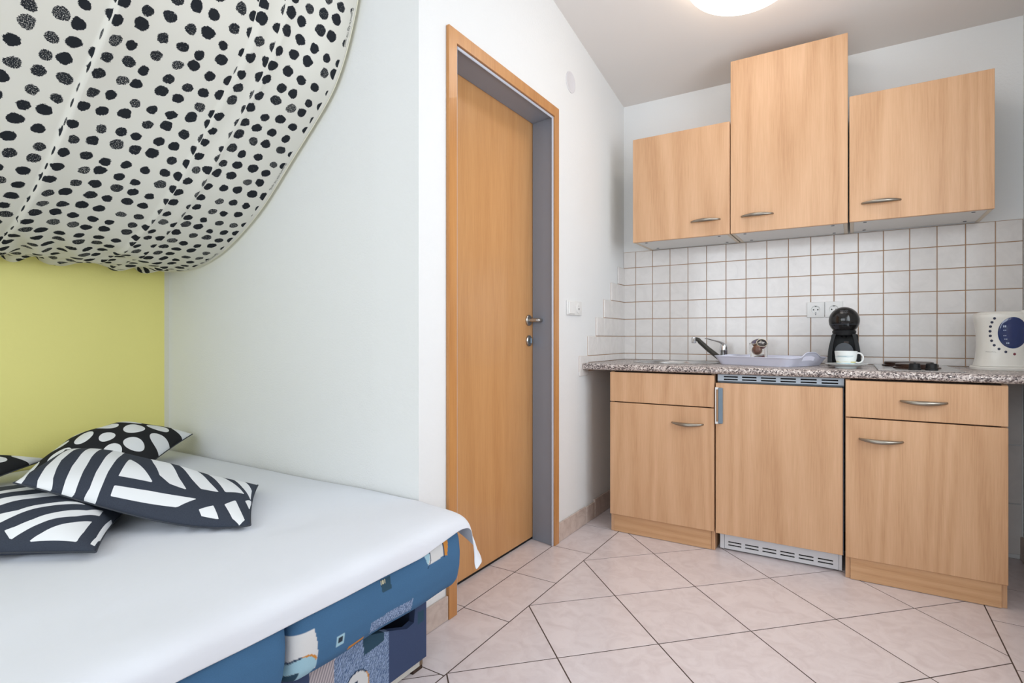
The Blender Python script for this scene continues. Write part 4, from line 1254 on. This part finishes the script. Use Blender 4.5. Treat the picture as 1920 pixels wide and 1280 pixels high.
C4 = [(-1.23, -3.16, .475), (-1.16, -2.76, .470), (-1.525, -2.90, .56), (-1.40, -2.39, .515)]
P2 = [[(-1.0, -1.0), (-0.94, -1.0), (-0.94, -0.94), (-0.98, -0.66), (-0.97, -0.38), (-0.98, -0.58), (-0.99, -0.84)], [(-0.82, -1), (-0.84, -0.94), (-0.88, -0.6), (-0.91, -0.1), (-0.93, 0.5), (-0.92, 0.9), (-0.82, 0.9), (-0.83, 0.4), (-0.82, -0.34), (-0.78, -0.65), (-0.74, -0.88), (-0.7, -1)], [(-0.62, -1), (-0.64, -0.88), (-0.68, -0.55), (-0.71, -0.1), (-0.74, 0.9), (-0.64, 0.9), (-0.6, -0.18), (-0.56, -0.66), (-0.53, -0.92), (-0.52, -1)], [(-0.44, -1), (-0.43, -0.92), (-0.46, -0.63), (-0.49, -0.1), (-0.53, 0.9), (-0.42, 0.9), (-0.38, -0.24), (-0.37, -0.58), (-0.35, -0.83), (-0.34, -1)], [(-0.27, -0.62), (-0.29, 0.06), (0.03, -0.58)], [(-0.26, -0.8), (-0.25, -0.94), (0.31, -0.89), (0.46, -0.7), (0.03, -0.74)], [(-0.22, 0.9), (-0.08, 0.9), (0.08, 0.3), (0.22, -0.2), (0.34, -0.54), (0.17, -0.5), (0.05, -0.35), (-0.08, 0.15)], [(0.05, 0.9), (0.22, 0.9), (0.38, 0.3), (0.52, -0.1), (0.64, -0.38), (0.46, -0.4), (0.33, -0.1), (0.18, 0.3)], [(0.36, 0.9), (0.52, 0.9), (0.68, 0.45), (0.8, 0.1), (0.9, -0.15), (0.7, -0.33), (0.6, -0.02), (0.48, 0.4)], [(0.66, 0.9), (0.8, 0.9), (0.97, 0.3), (0.98, -0.17), (0.86, 0.15)], [(0.72, -0.68), (0.82, -0.48), (0.94, -0.92), (0.9, -1.0), (0.82, -0.92)], [(0.5, -0.87), (0.62, -0.76), (0.7, -0.95), (0.54, -0.94)], [(0.92, -0.38), (1.0, -0.12), (0.98, -0.56)]]
P3 = [[(0.16, -0.88), (0.24, -0.96), (0.33, -0.9), (0.46, -0.8), (0.58, -0.69), (0.74, -0.55), (0.92, -0.29), (0.92, -0.1), (0.8, -0.34), (0.66, -0.46), (0.53, -0.6), (0.38, -0.75), (0.25, -0.84)], [(0.4, -0.97), (0.5, -0.9), (0.6, -0.81), (0.74, -0.68), (0.89, -0.5), (0.86, -0.77), (0.82, -0.94)], [(-0.01, -0.7), (0.04, -0.82), (0.1, -0.79), (0.2, -0.7), (0.34, -0.56), (0.51, -0.4), (0.65, -0.3), (0.77, -0.22), (0.68, -0.22), (0.58, -0.26), (0.47, -0.34), (0.32, -0.48), (0.2, -0.61)], [(0.94, -0.92), (0.97, -0.74), (0.98, -0.4), (1.0, 0.2), (1.0, -0.05), (1.0, -0.36), (1.0, -0.65), (0.98, -0.92)], [(-0.25, -0.56), (-0.17, -0.66), (0.02, -0.52), (0.17, -0.36), (0.34, -0.2), (0.52, -0.08), (0.7, 0), (0.62, 0.04), (0.45, 0), (0.27, -0.1), (0.08, -0.28), (-0.08, -0.43)], [(-0.5, -0.45), (-0.42, -0.55), (-0.2, -0.36), (0, -0.15), (0.2, 0.02), (0.5, 0.16), (0.7, 0.2), (0.6, 0.26), (0.4, 0.22), (0.1, 0.1), (-0.1, -0.06), (-0.3, -0.28)], [(-0.9, -0.9), (-0.2, -0.92), (-0.35, -0.7), (-0.7, -0.66)]]
cushion(C1, 0.130, 0.012, dot_sdf(.46, 4), CUSHB, 'dark cushion with large white dots, in the corner by the wall')
cushion(C4, 0.085, 0.010, dot_sdf(.46, 9), CUSHB, 'dark cushion with white dots, cut off at the left by the yellow wall')
cushion(C3_, 0.098, 0.030, poly_sdf(P3), CUSH, 'cushion with curved grey and white stripes lying flat, lowest of the pile')
cushion(C2, 0.085, 0.015, poly_sdf(P2), CUSH, 'cushion with grey and white bars and a triangle, topmost of the pile', pinch=0.03, bend=0.045)

# ------------------------------------------------------------------ canopy cloth
def canopy():
    key = np.array([(-1.545, 1.290), (-1.50, 1.281), (-1.40, 1.279), (-1.321, 1.281), (-1.151, 1.316), (-.994, 1.382), (-.811, 1.493), (-.627, 1.654), (-.424, 1.830), (-.350, 1.930), (-.304, 2.03), (-.264, 2.148), (-.225, 2.32), (-.20, 2.50), (-.185, 2.70)])
    # smooth by Catmull-Rom resampling
    P = []
    for i in range(len(key)-1):
        p0, p1, p2, p3 = key[max(i-1, 0)], key[i], key[i+1], key[min(i+2, len(key)-1)]
        for q in np.linspace(0, 1, 24, endpoint=False):
            P.append(.5*((2*p1)+(-p0+p2)*q+(2*p0-5*p1+4*p2-p3)*q*q+(-p0+3*p1-3*p2+p3)*q**3))
    P.append(key[-1]); P = np.array(P)
    for _ in range(60): P[1:-1] = .5*P[1:-1]+.25*(P[:-2]+P[2:])
    s = np.concatenate([[0], np.cumsum(np.hypot(*np.diff(P, axis=0).T))])
    L = s[-1]
    sn = np.linspace(0, L, 230)
    Xp = np.interp(sn, s, P[:, 0]); Zp = np.interp(sn, s, P[:, 1])
    Tx = np.gradient(Xp, sn); Tz = np.gradient(Zp, sn)
    Nx, Nz = Tz, -Tx             # towards the room (below / right)
    yn = np.linspace(0, 1.45, 300)      # distance from the selvage
    y_edge = -1.900
    S_, Y_ = np.meshgrid(sn, yn, indexing='ij')
    def ridge(y, c, wl, wr, hgt):
        d = y-c
        return hgt*np.where(d < 0, np.exp(-(d/wl)**2), np.exp(-(d/wr)**2))
    fade = np.clip(S_/0.5, 0, 1)
    disp = ridge(Y_, 0.662+0.02*np.sin(S_*2), .050, .006, .014)*(0.35+.65*fade)
    disp += ridge(Y_, 0.250+0.012*np.sin(S_*3), .012, .030, .009)*np.clip((S_-.3)/.6, 0, 1)
    disp += ridge(Y_, 0.325-0.05*(S_/L-.5), .030, .007, .010)*fade
    disp += 0.004*np.sin(Y_*7.0+S_*1.5)*fade+0.002*np.sin(Y_*17-S_*4)*np.clip((S_-.2)*1.5, 0, 1)*.6
    # gathers where it is tacked to the yellow wall
    gth = np.exp(-(S_/0.17)**2)
    disp += gth*(0.015*np.sin(Y_*52+3*np.sin(Y_*9))+0.007*np.sin(Y_*95+S_*40+2*np.sin(Y_*14)))*np.clip(Y_/.12, 0, 1)
    gt2 = np.exp(-((S_-.28)/0.16)**2)
    disp += gt2*0.008*np.sin(Y_*38-S_*25+2*np.sin(Y_*11))*np.clip(Y_/.2, 0, 1)
    X = np.interp(S_, sn, Xp)+np.interp(S_, sn, Nx)*disp
    Z = np.interp(S_, sn, Zp)+np.interp(S_, sn, Nz)*disp
    X = np.maximum(X, XY+0.004)
    Yw = y_edge-Y_
    V = np.stack([X, Yw, Z], 2).reshape(-1, 3)
    m, n = S_.shape
    idx = np.arange(m*n).reshape(m, n)
    F = np.stack([idx[:-1, :-1], idx[:-1, 1:], idx[1:, 1:], idx[1:, :-1]], 2).reshape(-1, 4)
    o = put('canopy', V, F, CANOPY, None, smooth=True, fix=False)
    # cloth coordinates: hidden cloth inside the pleats makes the print jump
    yc = Y_+0.045*(Y_ > 0.667+0.02*np.sin(S_*2))+0.030*(Y_ > 0.254)+0.035*(Y_ > 0.33)
    sc = S_+gth*0.03*np.sin(Y_*30)
    uvl = o.data.uv_layers.new(name='cloth')
    li = np.zeros(len(o.data.loops), int); o.data.loops.foreach_get('vertex_index', li)
    UV = np.stack([sc.ravel()[li], yc.ravel()[li]], 1).astype(np.float32)
    uvl.data.foreach_set('uv', UV.ravel())
    md = o.modifiers.new('thick', 'SOLIDIFY'); md.thickness = 0.0012; md.offset = 0
    tag(o, 'cream cloth with hand-painted black dots hung as a canopy over the bed', 'canopy')
    # selvage hem along the edge
    hem = []
    for a in range(0, len(sn), 3): hem.append(Vector((X[a, 0], Yw[a, 0]+0.001, Z[a, 0])))
    tube('hem', hem, 0.0016, plain('hem_cream', lin(240, 236, 214), 0.9), o, 6)
    # printed selvage text
    cu = bpy.data.curves.new('txt', 'FONT'); cu.body = 'Design: 2017 IKEA of Sweden AB'; cu.size = 0.0105
    to = bpy.data.objects.new('txt', cu); COL.objects.link(to)
    dg = bpy.context.evaluated_depsgraph_get(); dg.update()
    tm = bpy.data.meshes.new_from_object(to.evaluated_get(dg)); bpy.data.objects.remove(to)
    tv = np.array([v.co[:] for v in tm.vertices]); tf = [tuple(p.vertices) for p in tm.polygons]
    wtx = tv[:, 0].max()
    # arc positions measured on the cloth edge
    for zs in (2.055, 1.60, 1.315):
        s_mid = float(np.interp(zs, Zp[40:], sn[40:]))
        sv = s_mid+(tv[:, 0]-wtx/2)*(0.130/wtx)
        yv = 0.016-tv[:, 1]*(0.130/wtx)
        j = np.clip(yv/yn[1], 0, len(yn)-2); 
        Xs = np.interp(sv, sn, X[:, 2]); Zs = np.interp(sv, sn, Z[:, 2])
        nx_ = np.interp(sv, sn, Nx); nz_ = np.interp(sv, sn, Nz)
        Vt = np.stack([Xs+nx_*.0014, y_edge-yv, Zs+nz_*.0014], 1)
        put('selvage_print', Vt, tf, INK, o, fix=False)
canopy()
